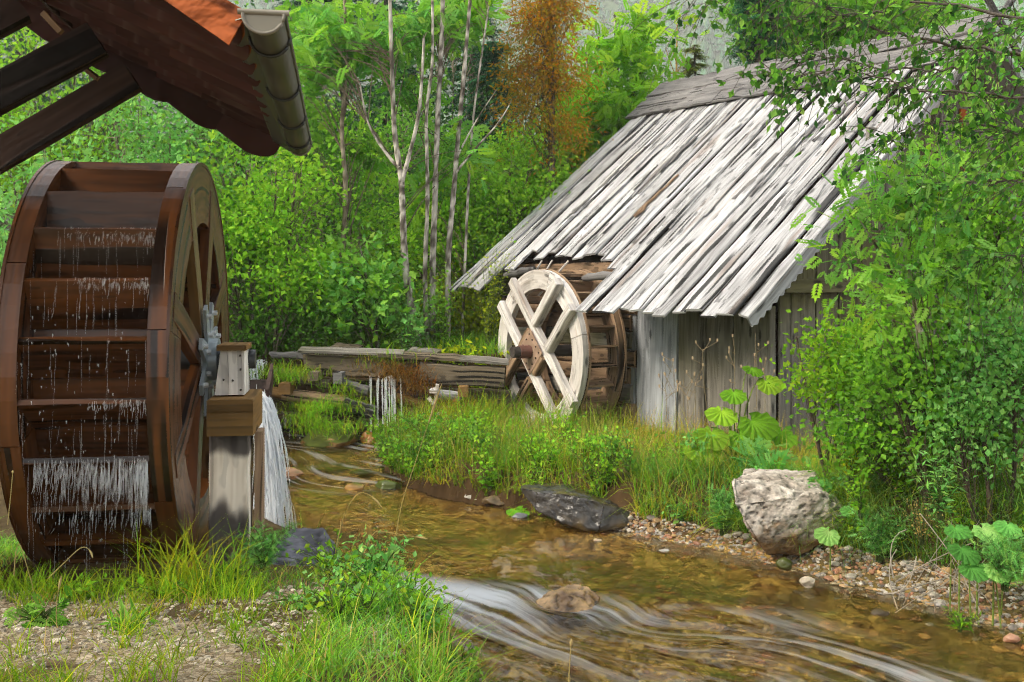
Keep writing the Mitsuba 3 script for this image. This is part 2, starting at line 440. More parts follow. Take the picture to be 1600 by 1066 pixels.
BARK = (.085, .065, .045)
GREENS = {'fresh': [(.24, .56, .03), (.34, .66, .06), (.16, .42, .03), (.40, .62, .04)],
          'cool': [(.17, .48, .10), (.28, .60, .18), (.12, .36, .07), (.34, .60, .12)],
          'mid': [(.12, .34, .03), (.20, .46, .05), (.08, .24, .025), (.26, .48, .08)],
          'dark': [(.045, .14, .034), (.07, .20, .04), (.035, .10, .03)],
          'yellow': [(.40, .52, .02), (.52, .56, .02), (.26, .42, .02)],
          'rust': [(.55, .22, .016), (.44, .28, .018), (.66, .20, .018), (.28, .34, .03), (.40, .34, .03)],
          'spruce': [(.04, .15, .075), (.06, .20, .09), (.04, .12, .05)],
          'straw': [(.50, .36, .12), (.38, .27, .08), (.56, .42, .15)],
          'grass': [(.17, .42, .02), (.25, .50, .025), (.36, .50, .03), (.12, .30, .02)],
          'meadow': [(.34, .46, .022), (.44, .46, .03), (.50, .38, .05), (.22, .40, .02)]}


def crown_points(rg, n, blobs, gap=.46, sc=1.2, shell=.45):
    """Points for twig ends, gathered towards the outside of the blobs and left out where the crown has gaps."""
    out = []
    vol = np.array([b[3] * b[4] * b[5] for b in blobs])
    while sum(map(len, out)) < n:
        k = rg.choice(len(blobs), 2 * n, p=vol / vol.sum())
        B = np.array(blobs, float)[k]
        p = B[:, :3] + nrm(rg.normal(size=(2 * n, 3))) * B[:, 3:] * (rg.random((2 * n, 1)) ** shell)
        out.append(p[meshkit.fbm(p * sc + rg.uniform(0, 50), 3) > gap])
    return np.vstack(out)[:n]


def bez(A, B, C, k=5):
    t = np.linspace(0, 1, k)[None, :, None]
    return A[:, None] * (1 - t) ** 2 + 2 * B[:, None] * t * (1 - t) + C[:, None] * t ** 2


def foliage(rg, mbw, mbl, trunk, n, blobs, per, leaf, size, pal, clump=.22, gap=.46, sc=1.2, shell=.45, rb=.012, droop=.35, barkcol=BARK, upw=.6, var=.25):
    """Twigs from the trunk (m, 3) out to n crown points, each with a clump of leaves."""
    pts = crown_points(rg, n, blobs, gap, sc, shell)
    dz = trunk[None, :, 2] - (pts[:, 2] - .55 * np.linalg.norm(pts[:, :2] - trunk[:, :2].mean(0), axis=1))[:, None]
    hd = np.linalg.norm(trunk[None, :, :2] - pts[:, None, :2], axis=2)
    root = trunk[np.argmin(np.abs(dz + rg.normal(0, .45, (n, 1))) + .3 * hd, axis=1)]
    mid = (root + pts) / 2 + np.column_stack([rg.normal(0, .08, (n, 2)), .18 * np.linalg.norm(pts - root, axis=1)])
    keep = rg.random(n) < (.35 if leaf is PINN else .6)
    P = bez(root, mid, pts)
    ln = np.linalg.norm(pts - root, axis=1)[:, None]
    tubes(mbw, P[keep], (rb * (.4 + .35 * np.minimum(ln, 2.5)) * np.linspace(1, .3, 5))[keep], 3, np.asarray(barkcol) * rg.uniform(.7, 1.4, (keep.sum(), 1)))
    q = np.repeat(pts, per, 0) + rg.normal(0, 1, (n * per, 3)) * clump * [1, 1, .7]
    out = nrm(q - np.repeat(root, per, 0)) + rg.normal(0, .7, q.shape) - [0, 0, droop]
    up = nrm(rg.normal(0, .55, q.shape) + [0, -.12, upw])
    col = np.repeat(tints(rg, n, pal, .2), per, 0) * .5 + tints(rg, n * per, pal, var) * .5
    leaves(mbl, leaf, q, out, up, size * rg.uniform(.6, 1.25, len(q)), col)


def barkcols(rg, P, sides, a, b, sc):
    pass


def trunk_mesh(path, r0, r1, a=(.56, .52, .45), b=(.08, .065, .05), seed=0, sides=9):
    """A tapering trunk through the points of path, with pale and dark bark patches."""
    path = np.asarray(path, float)
    m = max(14, int(14 * np.linalg.norm(np.diff(path, axis=0), axis=1).sum() / 1.0))
    s = np.linspace(0, 1, len(path))
    t = np.linspace(0, 1, m)
    from scipy.interpolate import PchipInterpolator
    P = PchipInterpolator(s, path)(t)
    rg = np.random.default_rng(seed)
    R = (r0 + (r1 - r0) * t) * (1 + .06 * rg.normal(size=m)) * (1 + .5 * np.exp(-t * 25))
    mb = tubes(MB(), P, R, sides, np.zeros(3))
    v = mb.v[0]
    k = np.clip((meshkit.fbm(v * [16, 16, 9] + seed, 3) - .42) * 5, 0, 1)[:, None]
    mb.c = [np.asarray(b) * (1 - k) + np.asarray(a) * k]
    return mb, P


def join(a, b):
    a.add(*b.mesh(), None, np.vstack(b.c))
    return a


def ground_z(x, y):
    return float(height(np.array([x]), np.array([y]))[0])


# ------------------------------------------------------------------ the setting: ground, water, hills
SY = [0, 2, 4, 5, 6, 7, 8, 9, 10, 11, 12, 13, 14, 14.5]
SL = [1.0, .6, .25, -.05, -.40, -.70, -1.2, -1.9, -2.3, -2.7, -3.0, -3.3, -3.6, -3.6]
SR = [9.0, 7.0, 5.2, 4.4, 3.75, 3.1, 2.2, 1.3, .4, -.85, -1.5, -1.65, -1.7, -1.7]


def sm(a, b, x):
    t = np.clip((x - a) / (b - a), 0, 1)
    return t * t * (3 - 2 * t)


def height(x, y):
    L, R = np.interp(y, SY, SL), np.interp(y, SY, SR)
    p = np.stack([x, y, x * 0], -1)
    n1 = meshkit.fbm(p * 1.1, 4, 3) - .5
    n2 = meshkit.fbm(p * 6, 3, 8) - .5
    edge = (meshkit.fbm(p * .9, 3, 21) - .5) * .5
    dl, dr_ = L - x + edge * .5, x - R + edge * np.interp(y, [9, 10], [1, .5])
    gl = np.clip(.95 - .13 * (y - 3.8), .45, 1.05) + .85 * sm(8, 14.6, y)
    bar = np.interp(y, [0, 6, 8, 9, 9.7], [.9, .8, .7, .55, .02])
    gr = np.interp(y, [5, 7, 8, 9, 10, 12, 14, 20], [.75, .7, .62, .5, .42, .36, .28, .3])
    left = -.05 + (gl + .05) * sm(-.05, .75, dl)
    right = -.03 + .17 * sm(-.05, bar, dr_) + (gr - .14) * sm(bar - .05, bar + np.interp(y, [5, 9, 10], [1.0, .7, .4]), dr_)
    depth = -.05 - .22 * sm(0, .7, np.minimum(-dl, -dr_))
    z = np.where(dl > 0, left, np.where(dr_ > 0, right, depth))
    # behind the timber weir the forest floor is a step higher
    step = sm(14.55, 14.75, y + .14 * x) * sm(.35, -.15, x)
    step = np.maximum(step, sm(16.2, 19.5, y - .35 * np.maximum(x, 0)))
    z = z * (1 - step) + (1.22 + .012 * np.clip(y - 15, 0, 60)) * step
    pit = sm(-2.95, -2.8, x) * sm(-1.55, -1.7, x) * sm(5.0, 5.12, y) * sm(7.9, 7.7, y)
    z = z - .42 * pit
    far = sm(30, 260, y)
    z = z + n1 * (.16 + 3 * far) * np.where(z > .05, 1, .45) + n2 * .035 + 6 * far
    return z


def axis(lo, hi, step, a, b, grow=1.18):
    mid = np.arange(lo, hi, step)
    up, dn = [mid[-1] + step], [mid[0] - step]
    k = step
    while up[-1] < b:
        k *= grow
        up.append(up[-1] + k)
    k = step
    while dn[-1] > a:
        k *= grow
        dn.append(dn[-1] - k)
    return np.array(dn[::-1] + list(mid) + up)


def grid(xs, ys, fn):
    X, Y = np.meshgrid(xs, ys)
    v = np.stack([X.ravel(), Y.ravel(), fn(X.ravel(), Y.ravel())], 1)
    w = len(xs)
    j, i = np.meshgrid(np.arange(len(ys) - 1), np.arange(w - 1), indexing='ij')
    o = (j * w + i).ravel()
    return MB().add(v, np.stack([o, o + 1, o + w + 1, o + w], 1))


tag(put('ground', grid(axis(-4.6, 6, .06, -700, 700), axis(2.6, 16, .06, -60, 1000), height), 'ground_mat', True), 'earth banks, bare gravelly soil and brown stream bed under everything', kind='structure')


def waves(x, y):
    a, b = rapid(x, y)
    m = sm(-.1, .5, a) * sm(-.3, .8, b)
    s, c = x * .70 - y * .71, x * .71 + y * .70
    p = np.stack([s * 1.6, c * 4, x * 0], -1)
    rock_d = np.hypot(x - .42, y - 7.5)
    bow = .05 * np.exp(-((rock_d - .42) / .16) ** 2)
    drop = -.05 * sm(.0, .5, a)
    up = .10 * sm(11.3, 12.1, y) + .05 * sm(12.6, 13.2, y)
    return (meshkit.fbm(p, 3, 4) - .5) * (.012 + .07 * m) + bow * m + drop + up


tag(put('water', grid(np.arange(-4.3, 8.0, .06), np.arange(1.5, 14.56, .06), waves), 'water_mat', True), 'clear brown mill stream with white riffles round a rock', kind='structure')


def hill_fn(x, y):
    ridge = sm(330, 780, y + .2 * np.abs(x + 60))
    p = np.stack([x, y, x * 0], -1)
    return np.minimum(-8 + ridge * (250 + .1 * x) * (.85 + .3 * meshkit.fbm(p * .004, 3, 5)) + meshkit.fbm(p * .015, 3, 7) * 16, 262)


hx, hy = np.arange(-800, 810, 22.), np.arange(310, 900, 18.)
hb = grid(hx, hy, hill_fn)
hb.c = [np.broadcast_to(np.array([.07, .12, .05]), (hb.n, 3))]
tag(put('hill', hb, 'stone', True), 'steep wooded mountainside rising far behind the trees', kind='structure')
rg = np.random.default_rng(40)
N = 9000
fy = rg.uniform(335, 830, N)
fx = fy * rg.uniform(-.5, .56, N)
fz = hill_fn(fx, fy)
hh = rg.uniform(8, 17, N)
V, F = [], []
k = 7
for lv in range(3):
    an = np.arange(k) * 2 * np.pi / k + lv
    z0, z1, r0 = .08 + .27 * lv, .48 + .27 * lv, .24 - .065 * lv
    o = len(V)
    V += [(0, 0, z1)] + [(r0 * (1 + .3 * (i % 2)) * math.cos(a), r0 * (1 + .3 * (i % 2)) * math.sin(a), z0 - .05 * (i % 2)) for i, a in enumerate(an)]
    F += [(o, o + 1 + i, o + 1 + (i + 1) % k) for i in range(k)]
V, F = np.array(V), np.array(F)
fv = V[None] * hh[:, None, None] + np.stack([fx, fy, fz - .5], 1)[:, None]
ff = F[None] + (np.arange(N) * len(V))[:, None, None]
fb = MB().add(fv.reshape(-1, 3), ff.reshape(-1, 3), None, np.repeat(tints(rg, N, [(.03, .09, .05), (.05, .13, .065), (.08, .16, .06)], .3), len(V), 0))
tag(put('forest', fb, 'stone'), 'far spruce forest covering the mountainside', 'forest', kind='stuff')

# ------------------------------------------------------------------ near water wheel
TH = math.radians(8.5)
AX = np.array([math.cos(TH), math.sin(TH), 0])
E1, E2 = np.array([math.sin(TH), -math.cos(TH), 0]), np.array([0, 0, 1.])
WC, WR, WW = np.array([-2.302, 6.245, 1.82]), 1.2, .82
w1 = thing('waterwheel', 'large wet dark brown water wheel dripping beside the grassy bank, left foreground', 'water wheel', 'water wheels of the two mills')
rim_t = .105
for sgn in (-1, 1):
    c = WC + AX * (sgn * WW / 2 - (rim_t if sgn > 0 else 0))
    for k in range(8):
        f0 = k * np.pi / 4 + (.2 if sgn > 0 else .5)
        put('felloe', ring(MB(), c, AX, E1, E2, WR - .36, WR, rim_t, f0 + .002, f0 + np.pi / 4 - .002, 8, 5), 'wet_wood', False, w1)
    put('rim_hoop', ring(MB(), c + AX * (rim_t - .012 if sgn > 0 else -.004), AX, E1, E2, WR - .015, WR + .006, .016, 0, 2 * np.pi, 72, 5), 'wet_wood', False, w1)
NB = 24
inner0 = WC - AX * (WW / 2 - rim_t)
inner1 = WC + AX * (WW / 2 - rim_t)
for k in range(NB):
    f = k * 2 * np.pi / NB
    ra = math.cos(f) * E1 + math.sin(f) * E2
    f2 = f + .175
    rb_ = math.cos(f2) * E1 + math.sin(f2) * E2
    p, q = ra * (WR - .245), rb_ * (WR - .02)
    mid, half = (p + q) / 2, (q - p) / 2
    up = nrm(np.cross(AX, half))
    mb = MB()
    board(mb, inner0 + mid, inner1 + mid, up, 2 * np.linalg.norm(half), .028, 5, 4, .002, k)
    put('bucket_board', mb, 'wet_wood', False, w1)
    f3 = f + .131
    rc = math.cos(f3) * E1 + math.sin(f3) * E2
    mb = board(MB(), inner0 + rc * (WR - .28), inner1 + rc * (WR - .28), rc, .262 * (WR - .27), .022, 5, 2, .001, k + 60)
    put('sole_board', mb, 'wet_wood', False, w1)
for sgn in (-1, 1):
    for k in range(8):
        f = k * np.pi / 4 + .33
        ra = math.cos(f) * E1 + math.sin(f) * E2
        c = WC + AX * sgn * (WW / 2 - .05)
        put('spoke', board(MB(), c + ra * .16, c + ra * (WR - .1), AX * sgn, .15, .055, 9 if (k % 4 == 1 and sgn > 0) else 5, 3, .002, k), 'wet_wood', False, w1)
GREY_S, DARK_S = (.32, .37, .40), (.06, .065, .07)
hubc = WC + AX * (WW / 2 + .02)
for k in range(8):
    f = k * np.pi / 4 + .33
    ra = math.cos(f) * E1 + math.sin(f) * E2
    tn = np.cross(AX, ra)
    mb = MB()
    q = [hubc + ra * .04 + tn * .07, hubc + ra * .36 + tn * .035, hubc + ra * .36 - tn * .035, hubc + ra * .04 - tn * .07]
    v = np.array(q + [x + AX * .02 for x in q])
    mb.add(v, np.array([[0, 1, 2, 3], [7, 6, 5, 4], [0, 4, 5, 1], [1, 5, 6, 2], [2, 6, 7, 3], [3, 7, 4, 0]]), None, GREY_S)
    arm = put('hub_arm', mb, 'metal', False, w1)
    for rr in (.17, .3):
        b = tubes(MB(), np.array([hubc + ra * rr + AX * .02, hubc + ra * rr + AX * .045]), .017, 6, (.6, .62, .62), caps=True)
        put('bolt', b, 'metal', False, arm)
put('hub', tubes(MB(), np.array([hubc - AX * .06, hubc + AX * .07]), .13, 20, GREY_S, caps=True), 'metal', 40, w1)
put('axle', tubes(MB(), np.array([WC - AX * .75, WC + AX * .72]), .06, 14, DARK_S, caps=True), 'metal', 40, w1)

# water running and dripping off the buckets


def ribbons(mb, S, L, Wd, rg, out, k=5):
    """Falling streaks of water: flat ragged ribbons from the points S, of lengths L and widths Wd."""
    n = len(S)
    t = np.linspace(0, 1, k)
    sway = rg.normal(0, .006, (n, 1, 1)) * (t ** 1.5)[None, :, None] * AX
    P = S[:, None] - L[:, None, None] * t[None, :, None] * np.array([0, 0, 1.]) + out[:, None, None] * (t ** 1.6)[None, :, None] * E1 + sway
    w = Wd[:, None] * (.35 + .65 * np.sin(np.pi * np.clip(t * .8 + .15, 0, 1)))[None] * rg.uniform(.5, 1.3, (n, k))
    w[:, -1] *= .15
    a = AX * np.cos(.3) + E1 * np.sin(.3)
    V = np.concatenate([P - w[..., None] * a, P + w[..., None] * a], 1)
    i = np.arange(k - 1)
    f = np.vstack([np.stack([i, i + 1, i + k + 1], 1), np.stack([i, i + k + 1, i + k], 1)])
    mb.add(V.reshape(-1, 3), (f[None] + (np.arange(n) * 2 * k)[:, None, None]).reshape(-1, 3))


def lip_points(rg, ph, a):
    """Points on the outer lips of the bucket boards nearest to the angles ph, at the shares a of the width."""
    st_ = 2 * np.pi / NB
    phq = np.round((ph - .175) / st_) * st_ + .175
    return inner0 + (inner1 - inner0) * a[:, None] + (np.cos(phq)[:, None] * E1 + np.sin(phq)[:, None] * E2) * (WR - .008)


rg = np.random.default_rng(5)
mb = MB()
n = 110
ph, a = rg.uniform(-.75, .8, n), rg.random(n)
S = lip_points(rg, ph, a) - np.column_stack([np.zeros((n, 2)), rg.uniform(0, .16, n)]) + E1 * rg.uniform(.004, .03, (n, 1))
ribbons(mb, S, rg.uniform(.06, .34, n), rg.uniform(.0003, .0009, n), rg, rg.uniform(0, .03, n))
for k in range(170):
    a, z = rg.uniform(.04, .96), rg.uniform(.75, 2.2)
    s = inner0 + (inner1 - inner0) * a
    x = math.sqrt(max(WR ** 2 - (z - WC[2]) ** 2, .05)) + rg.uniform(.01, .12)
    q = np.array([s[0], s[1], 0]) + E1 * x + [0, 0, z]
    r = rg.uniform(.0012, .0032)
    tubes(mb, np.array([q + [0, 0, .9 * r], q, q - [0, 0, 5 * r]]), [r * .6, r, r * .2], 5)
tag(put('dripping_water', mb, 'white_water', True), 'streaks and drops of water falling off the wheel buckets', 'water', kind='stuff')
# thick sheets of water that pour from some of the buckets
for k, (f0, a0, a1, ln, n) in enumerate(((-.25, .10, .99, .26, 260), (-.51, .03, .97, .16, 45), (.01, .55, .99, .08, 30), (.80, .25, .99, .10, 90), (.54, .40, .99, .09, 70))):
    mb = MB()
    a = a1 - (a1 - a0) * rg.random(n) ** 1.35
    n = int(n * 1.9)
    a = a1 - (a1 - a0) * rg.random(n) ** 1.35
    S = lip_points(rg, np.full(n, f0), a) + E1 * rg.uniform(.0, .012, (n, 1)) - np.column_stack([np.zeros((n, 2)), ln * np.abs(rg.normal(0, .3, n))])
    ribbons(mb, S, ln * rg.uniform(.15, .75, n) * (.45 + .55 * a), rg.uniform(.0006, .0024, n), rg, rg.uniform(0, .03, n))
    tag(put('water_curtain', mb, 'white_water', True), ['broad white curtain of water pouring from a lower bucket of the dark wheel', 'thin water curtain below the lowest bright one on the dark wheel', 'short water curtain at hub height on the right of the dark wheel',
        'short white water curtain just under the top of the dark wheel', 'second short water curtain from the top of the dark wheel'][k], 'water', 'water curtains on the near wheel', 'stuff')

# bearing stand at the right of the near wheel
st = thing('bearing_post', 'stained wooden bearing post with a pale capped box, right of the dark wheel', 'post')
bx = nrm(np.array([AX[0], AX[1], 0]))
by = np.array([-bx[1], bx[0], 0])
pc = np.array([-1.69, 6.20, 0])
mb = board(MB(), pc + [0, 0, 1.405], pc + [0, 0, .40], -by, .225, .2, 7, 8, .002, 3, cham=.008)
put('upright', mb, 'wood', False, st)
mb = board(MB(), pc + bx * .135 + by * .0 + [0, 0, 1.40], pc + bx * .135 + [0, 0, .40], bx, .17, .045, 4, 4, .002, 4, cham=.006)
put('side_board', mb, 'wood', False, st)
mb = box(MB(), pc + bx * .02 - by * .02 + [0, 0, 1.515], by * .29, bx * .130, [0, 0, .105], 9)
put('cross_beam', mb, 'wood', False, st)
bxm = MB()
c = pc - by * .09 + [0, 0, 1.63]
lo = [(-.085, -.07), (.085, -.07), (.085, .22), (-.085, .22)]
hi = [(-.055, -.05), (.08, -.05), (.08, .20), (-.055, .20)]
v = np.array([c + bx * a + by * b for a, b in lo] + [c + bx * a + by * b + [0, 0, .262] for a, b in hi])
q = np.array([[0, 1, 5, 4], [1, 2, 6, 5], [2, 3, 7, 6], [3, 0, 4, 7], [4, 5, 6, 7], [3, 2, 1, 0]])
vv = v[q].reshape(-1, 3)
uv = np.column_stack([vv[:, 2], 10610 + 5 + (vv - c) @ bx + (vv - c) @ by * .5])
bxm.add(vv, np.arange(24).reshape(-1, 4), uv)
cover = put('bearing_cover', bxm, 'wood', False, st)
for a, z in ((.06, .23), (.062, .15), (-.035, .09), (.018, .085), (.065, .03)):
    put('nail', tubes(MB(), np.array([c + bx * a - by * (.068 - z * .08) + [0, 0, z], c + bx * a - by * (.08 - z * .08) + [0, 0, z]]), .0065, 6, (.03, .025, .02), caps=True), 'paint', False, cover)
put('cap_board', box(MB(), c + bx * .012 + by * .07 + [0, 0, .262 + .017], by * .16, bx * .085, [0, 0, .016], 9), 'wood', False, st)
pf = pc - by * .2
mb = MB()
q = [pf + bx * a + [0, 0, z] for a, z in ((-.005, .48), (.115, .48), (.115, .80), (-.005, .80))]
v = np.array(q + [x - by * .012 for x in q])
mb.add(v, np.array([[0, 1, 2, 3], [7, 6, 5, 4], [0, 4, 5, 1], [1, 5, 6, 2], [2, 6, 7, 3], [3, 7, 4, 0]]), None, (.20, .15, .09))
plate = put('steel_plate', mb, 'metal', False, st)
for a, z in ((.03, .70), (.03, .55)):
    put('bolt', tubes(MB(), np.array([pf + bx * a - by * .012 + [0, 0, z], pf + bx * a - by * .04 + [0, 0, z]]), .02, 6, (.42, .38, .33), caps=True), 'metal', False, plate)
put('bolt', tubes(MB(), np.array([pc + bx * .18 + [0, 0, .72], pc + bx * .22 + [0, 0, .72]]), .018, 6, (.5, .5, .48), caps=True), 'metal', False, st)


def strands(key, label, A, B, n, r, spread, seed, sag=0., k=7, wob=.01, mat='foam_water'):
    """A fall of water: n streaks between the lip A and the pool B (3-vectors), each a piece of an arc down."""
    rg = np.random.default_rng(seed)
    mb = MB()
    A, B = np.asarray(A, float), np.asarray(B, float)
    for i in range(n):
        o0 = rg.normal(0, 1, 3) * np.asarray(spread[0])
        o1 = o0 * .6 + rg.normal(0, 1, 3) * np.asarray(spread[1])
        s, e = A + o0, B + o1
        t0 = max(0, rg.uniform(-.5, .8))
        t = np.linspace(t0, min(1, t0 + rg.uniform(.2, .7)), k)
        P = s + np.outer(t ** .62 if sag else t, [1, 1, 0]) * (e - s) + np.outer(t ** (1.5 if sag else 1), [0, 0, 1]) * (e - s)
        P = P + np.cumsum(rg.normal(0, wob * .3, (k, 3)), 0)
        tubes(mb, P, r * rg.uniform(.25, 1.3) * np.sin(np.linspace(.35, 2.9, k)), 4)
    for i in range(n // 2):      # spray and foam where it lands
        q = B + rg.normal(0, 1, 3) * [.10, .10, .02] + [0, 0, abs(rg.normal(0, .05))]
        d = rg.uniform(.004, .014)
        tubes(mb, np.array([q, q + [0, 0, d], q + [0, 0, 2 * d]]), [d * .3, d, d * .3], 5)
    return tag(put(key, mb, mat, True), label, 'waterfall')


strands('waterfall', 'smooth white jet of water falling into the stream right of the bearing post', [-2.10, 8.5, 1.33], [-1.93, 8.35, .0], 500, .0075, ([.020, .06, .03], [.07, .09, .03]), 1, 1., wob=.02)
strands('waterfall', 'pale water sliding over the left end of the timber weir behind the bearing post', at(402, 562, 14.55), at(392, 622, 14.2), 70, .014, ([.09, .05, .015], [.09, .05, .02]), 2, 1.)
mb = MB()
rg = np.random.default_rng(33)
for x in (578, 590, 598, 603, 611, 616, 627):
    for q in range(3):
        a, b = at(x + rg.normal(0, 1.6), 588 + rg.uniform(-3, 8), 13.85), at(x + 1 + rg.normal(0, 1.8), 713, 13.75)
        t = np.linspace(0, 1, 12)[:, None]
        P = a + t * (b - a) + np.cumsum(rg.normal(0, .0025, (12, 3)), 0) * [1, 1, 0]
        tubes(mb, P, rg.uniform(.005, .013) * (.6 if x in (578, 627) else 1) * rg.uniform(.4, 1.2, 12), 4)
tag(put('waterfall', mb, 'foam_water', True), 'thin strands of leaking water falling from the mossy notch of the weir', 'waterfall')
strands('waterfall', 'faint dark trickle under the left logs of the weir', at(445, 628, 14.1), at(448, 690, 14.0), 7, .004, ([.14, .05, .02], [.05, .05, 0]), 4)
# hidden wooden trough the jet leaves
tr = thing('wooden_trough', 'dark wooden trough behind the bearing post that feeds the white jet', 'trough')
for o, w, u in (((0, 0, 0), .3, (0, 0, 1)), ((-.14, 0, .1), .2, (1, 0, 0)), ((.14, 0, .1), .2, (1, 0, 0))):
    p = np.array([-2.2, 8.55, 1.20]) + o
    put('trough_board', board(MB(), p, p + [-.5, 2.3, .03], u, w, .03, 6, 3, .002, 5), 'wood', False, tr)

# ------------------------------------------------------------------ tiled roof of the near mill
rf = thing('tiled_roof', 'red clay pan tile roof seen from below at the top left', 'roof')
g = nrm(np.array([-.165, .987, 0]))
h = nrm(np.array([-.987, -.165, .55]))
hn = np.cross(h, g) if np.cross(h, g)[2] > 0 else np.cross(g, h)
EO = np.array([-.93, 3.38, 3.12])            # near end of the eave, underside of the first course
LEN, TW, TC = 2.55, .255, .31
ncol, ncourse = 10, 8
cs = np.linspace(0, 1, 13)
prof = .030 * np.cos(cs * 2 * np.pi + .5) + .006
for i in range(ncol):
    for j in range(ncourse):
        rg = np.random.default_rng(i * 31 + j)
        base = EO + g * (i * TW) + h * (j * TC) + hn * rg.uniform(-.003, .003)
        slen, th = .40, .020
        ss = np.array([0, .012, .2, .4, .72, .77, .8, 1.]) * slen
        tilt = np.linspace(.035, 0, len(ss)) if False else .034 * (1 - ss / slen)
        scal = -.030 * np.cos((cs - .25) * 2 * np.pi)
        top = np.array([[base + g * (c * TW * 1.04) + h * (s + (scal[a] if b < 2 else 0)) + hn * (prof[a] + tilt[b]) for a, c in enumerate(cs)] for b, s in enumerate(ss)])
        bot = top - hn * th
        nb, na = top.shape[:2]
        vt = np.vstack([top.reshape(-1, 3), bot.reshape(-1, 3)])
        jj, ii = np.meshgrid(np.arange(nb - 1), np.arange(na - 1), indexing='ij')
        o = (jj * na + ii).ravel()
        f = [np.stack([o, o + 1, o + na + 1, o + na], 1)]
        f.append(f[0][:, ::-1] + nb * na)
        e = np.arange(na - 1)
        f.append(np.stack([e, e + nb * na, e + 1 + nb * na, e + 1], 1))
        e2 = e + (nb - 1) * na
        f.append(np.stack([e2, e2 + 1, e2 + 1 + nb * na, e2 + nb * na], 1))
        l = np.arange(nb - 1) * na
        f.append(np.stack([l, l + na, l + na + nb * na, l + nb * na], 1))
        l = l + na - 1
        f.append(np.stack([l, l + nb * na, l + na + nb * na, l + na], 1))
        k = meshkit.fbm(vt * 9, 3, 2)[:, None]
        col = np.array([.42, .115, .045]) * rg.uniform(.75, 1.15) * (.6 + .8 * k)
        col = np.vstack([col[:nb * na], col[nb * na:] * 0 + np.array([.060, .022, .020]) * rg.uniform(.7, 1.3) * (.5 + k[nb * na:])])  # bottom faces: the shade under the roof painted into the clay colour
        rowb = np.repeat(np.arange(nb), na)
        band = np.concatenate([np.zeros(nb * na), (rowb == 5) * 1.])[:, None]
        col = col * (1 - .35 * band) + np.array([.14, .10, .09]) * .35 * band
        li = np.clip((meshkit.fbm(vt * 30, 3, 5)[:, None] - .6) * 8, 0, 1)
        col = col * (1 - .6 * li) + np.array([.12, .08, .06]) * .6 * li
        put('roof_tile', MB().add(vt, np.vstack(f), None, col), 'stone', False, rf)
for j in (3, 6):
    p = EO + h * (j * TC + .30) - hn * .034
    put('batten', board(MB(), p + g * .05, p + g * (LEN - .03), hn, .04, .016, 6, 3, .001, j), 'wood', False, rf)
# verge tiles with a side cloak facing the camera
for j in range(ncourse):
    rg = np.random.default_rng(70 + j)
    b = EO + h * (j * TC - .02) - g * .03 + hn * .085
    p, q = b, b + h * .36
    mb = MB()
    dn = -hn * .125
    v = []
    for x, dd in ((p, dn), (q, dn * .72)):
        v += [x, x + dd, x + dd + g * .016, x + g * .016]
    v = np.array(v)
    mb.add(v, np.array([[0, 1, 5, 4], [1, 2, 6, 5], [2, 3, 7, 6], [3, 0, 4, 7], [0, 3, 2, 1], [4, 5, 6, 7]]), None, np.array([.50, .13, .035]) * rg.uniform(.85, 1.1))
    sub = trimesh.Trimesh(*mb.mesh(), process=False).subdivide().subdivide().subdivide()
    k = meshkit.fbm(np.array(sub.vertices) * 16, 3, j)[:, None]
    li = np.clip((meshkit.fbm(np.array(sub.vertices) * 38, 3, j + 5)[:, None] - .52) * 9, 0, 1)
    col = np.array([.46, .12, .036]) * (.35 + 1.2 * k) * (1 - .7 * li)
    put('verge_tile', MB().add(sub.vertices, sub.faces, None, col), 'stone', False, rf)
# eaves board, metal flashing, gutter
for j in range(ncourse):      # the far verge: rounded cloaks hanging below the tiles, seen from inside
    rg = np.random.default_rng(170 + j)
    b = EO + h * (j * TC - .03) + g * (LEN + .01) + hn * .03
    an_ = np.linspace(np.pi, 1.5 * np.pi, 6)
    prof2 = [(0, 0), *[(.16 + .16 * math.cos(a), -.09 + .09 * math.sin(a)) for a in an_], (.36, -.15), (.36, 0)]
    q = np.array([b + h * a + hn * c_ for a, c_ in prof2])
    n_ = len(q)
    v = np.vstack([q, q + g * .018])
    f = [[0, i, i + 1] for i in range(1, n_ - 1)] + [[n_, n_ + i + 1, n_ + i] for i in range(1, n_ - 1)]
    f += [[i, i + n_, (i + 1) % n_] for i in range(n_)] + [[(i + 1) % n_, i + n_, (i + 1) % n_ + n_] for i in range(n_)]
    put('verge_tile', MB().add(v, np.array(f), None, np.array([.050, .019, .016]) * rg.uniform(.7, 1.3)), 'stone', False, rf)  # same clay as the near verge, its shade put into the colour
# metal flashing between tiles and gutter, gutter
mb = MB()
q4 = [at(357, 34, 3.36), at(427, 221, 5.93), at(453, 236, 5.93), at(392, 24, 3.34)]
v = np.array(q4 + [x - hn * .003 for x in q4])
mb.add(v, np.array([[0, 1, 2, 3], [7, 6, 5, 4], [0, 4, 5, 1], [1, 5, 6, 2], [2, 6, 7, 3], [3, 7, 4, 0]]), None, (.10, .115, .10))
put('eaves_flashing', mb, 'metal', False, rf)
gz = np.array([0, 0, -.03])
GA = np.array([-.800, 3.30, 3.160]); GB = np.array([-1.228, 5.92, 3.095])
gd = nrm(GB - GA); gs = nrm(np.cross(gd, [0, 0, 1])); gu = np.cross(gs, gd)
GR = .063
an = np.linspace(np.pi, 2 * np.pi, 19)
mb = MB()
sec = [(GR * math.cos(a), GR * math.sin(a)) for a in an] + [((GR - .003) * math.cos(a), (GR - .003) * math.sin(a)) for a in an[::-1]]
ns = 14
tt = np.linspace(0, np.linalg.norm(GB - GA), ns)
v = np.array([GA + gd * t + gs * a + gu * b for t in tt for a, b in sec])
m = len(sec)
i, j = np.meshgrid(np.arange(ns - 1), np.arange(m), indexing='ij')
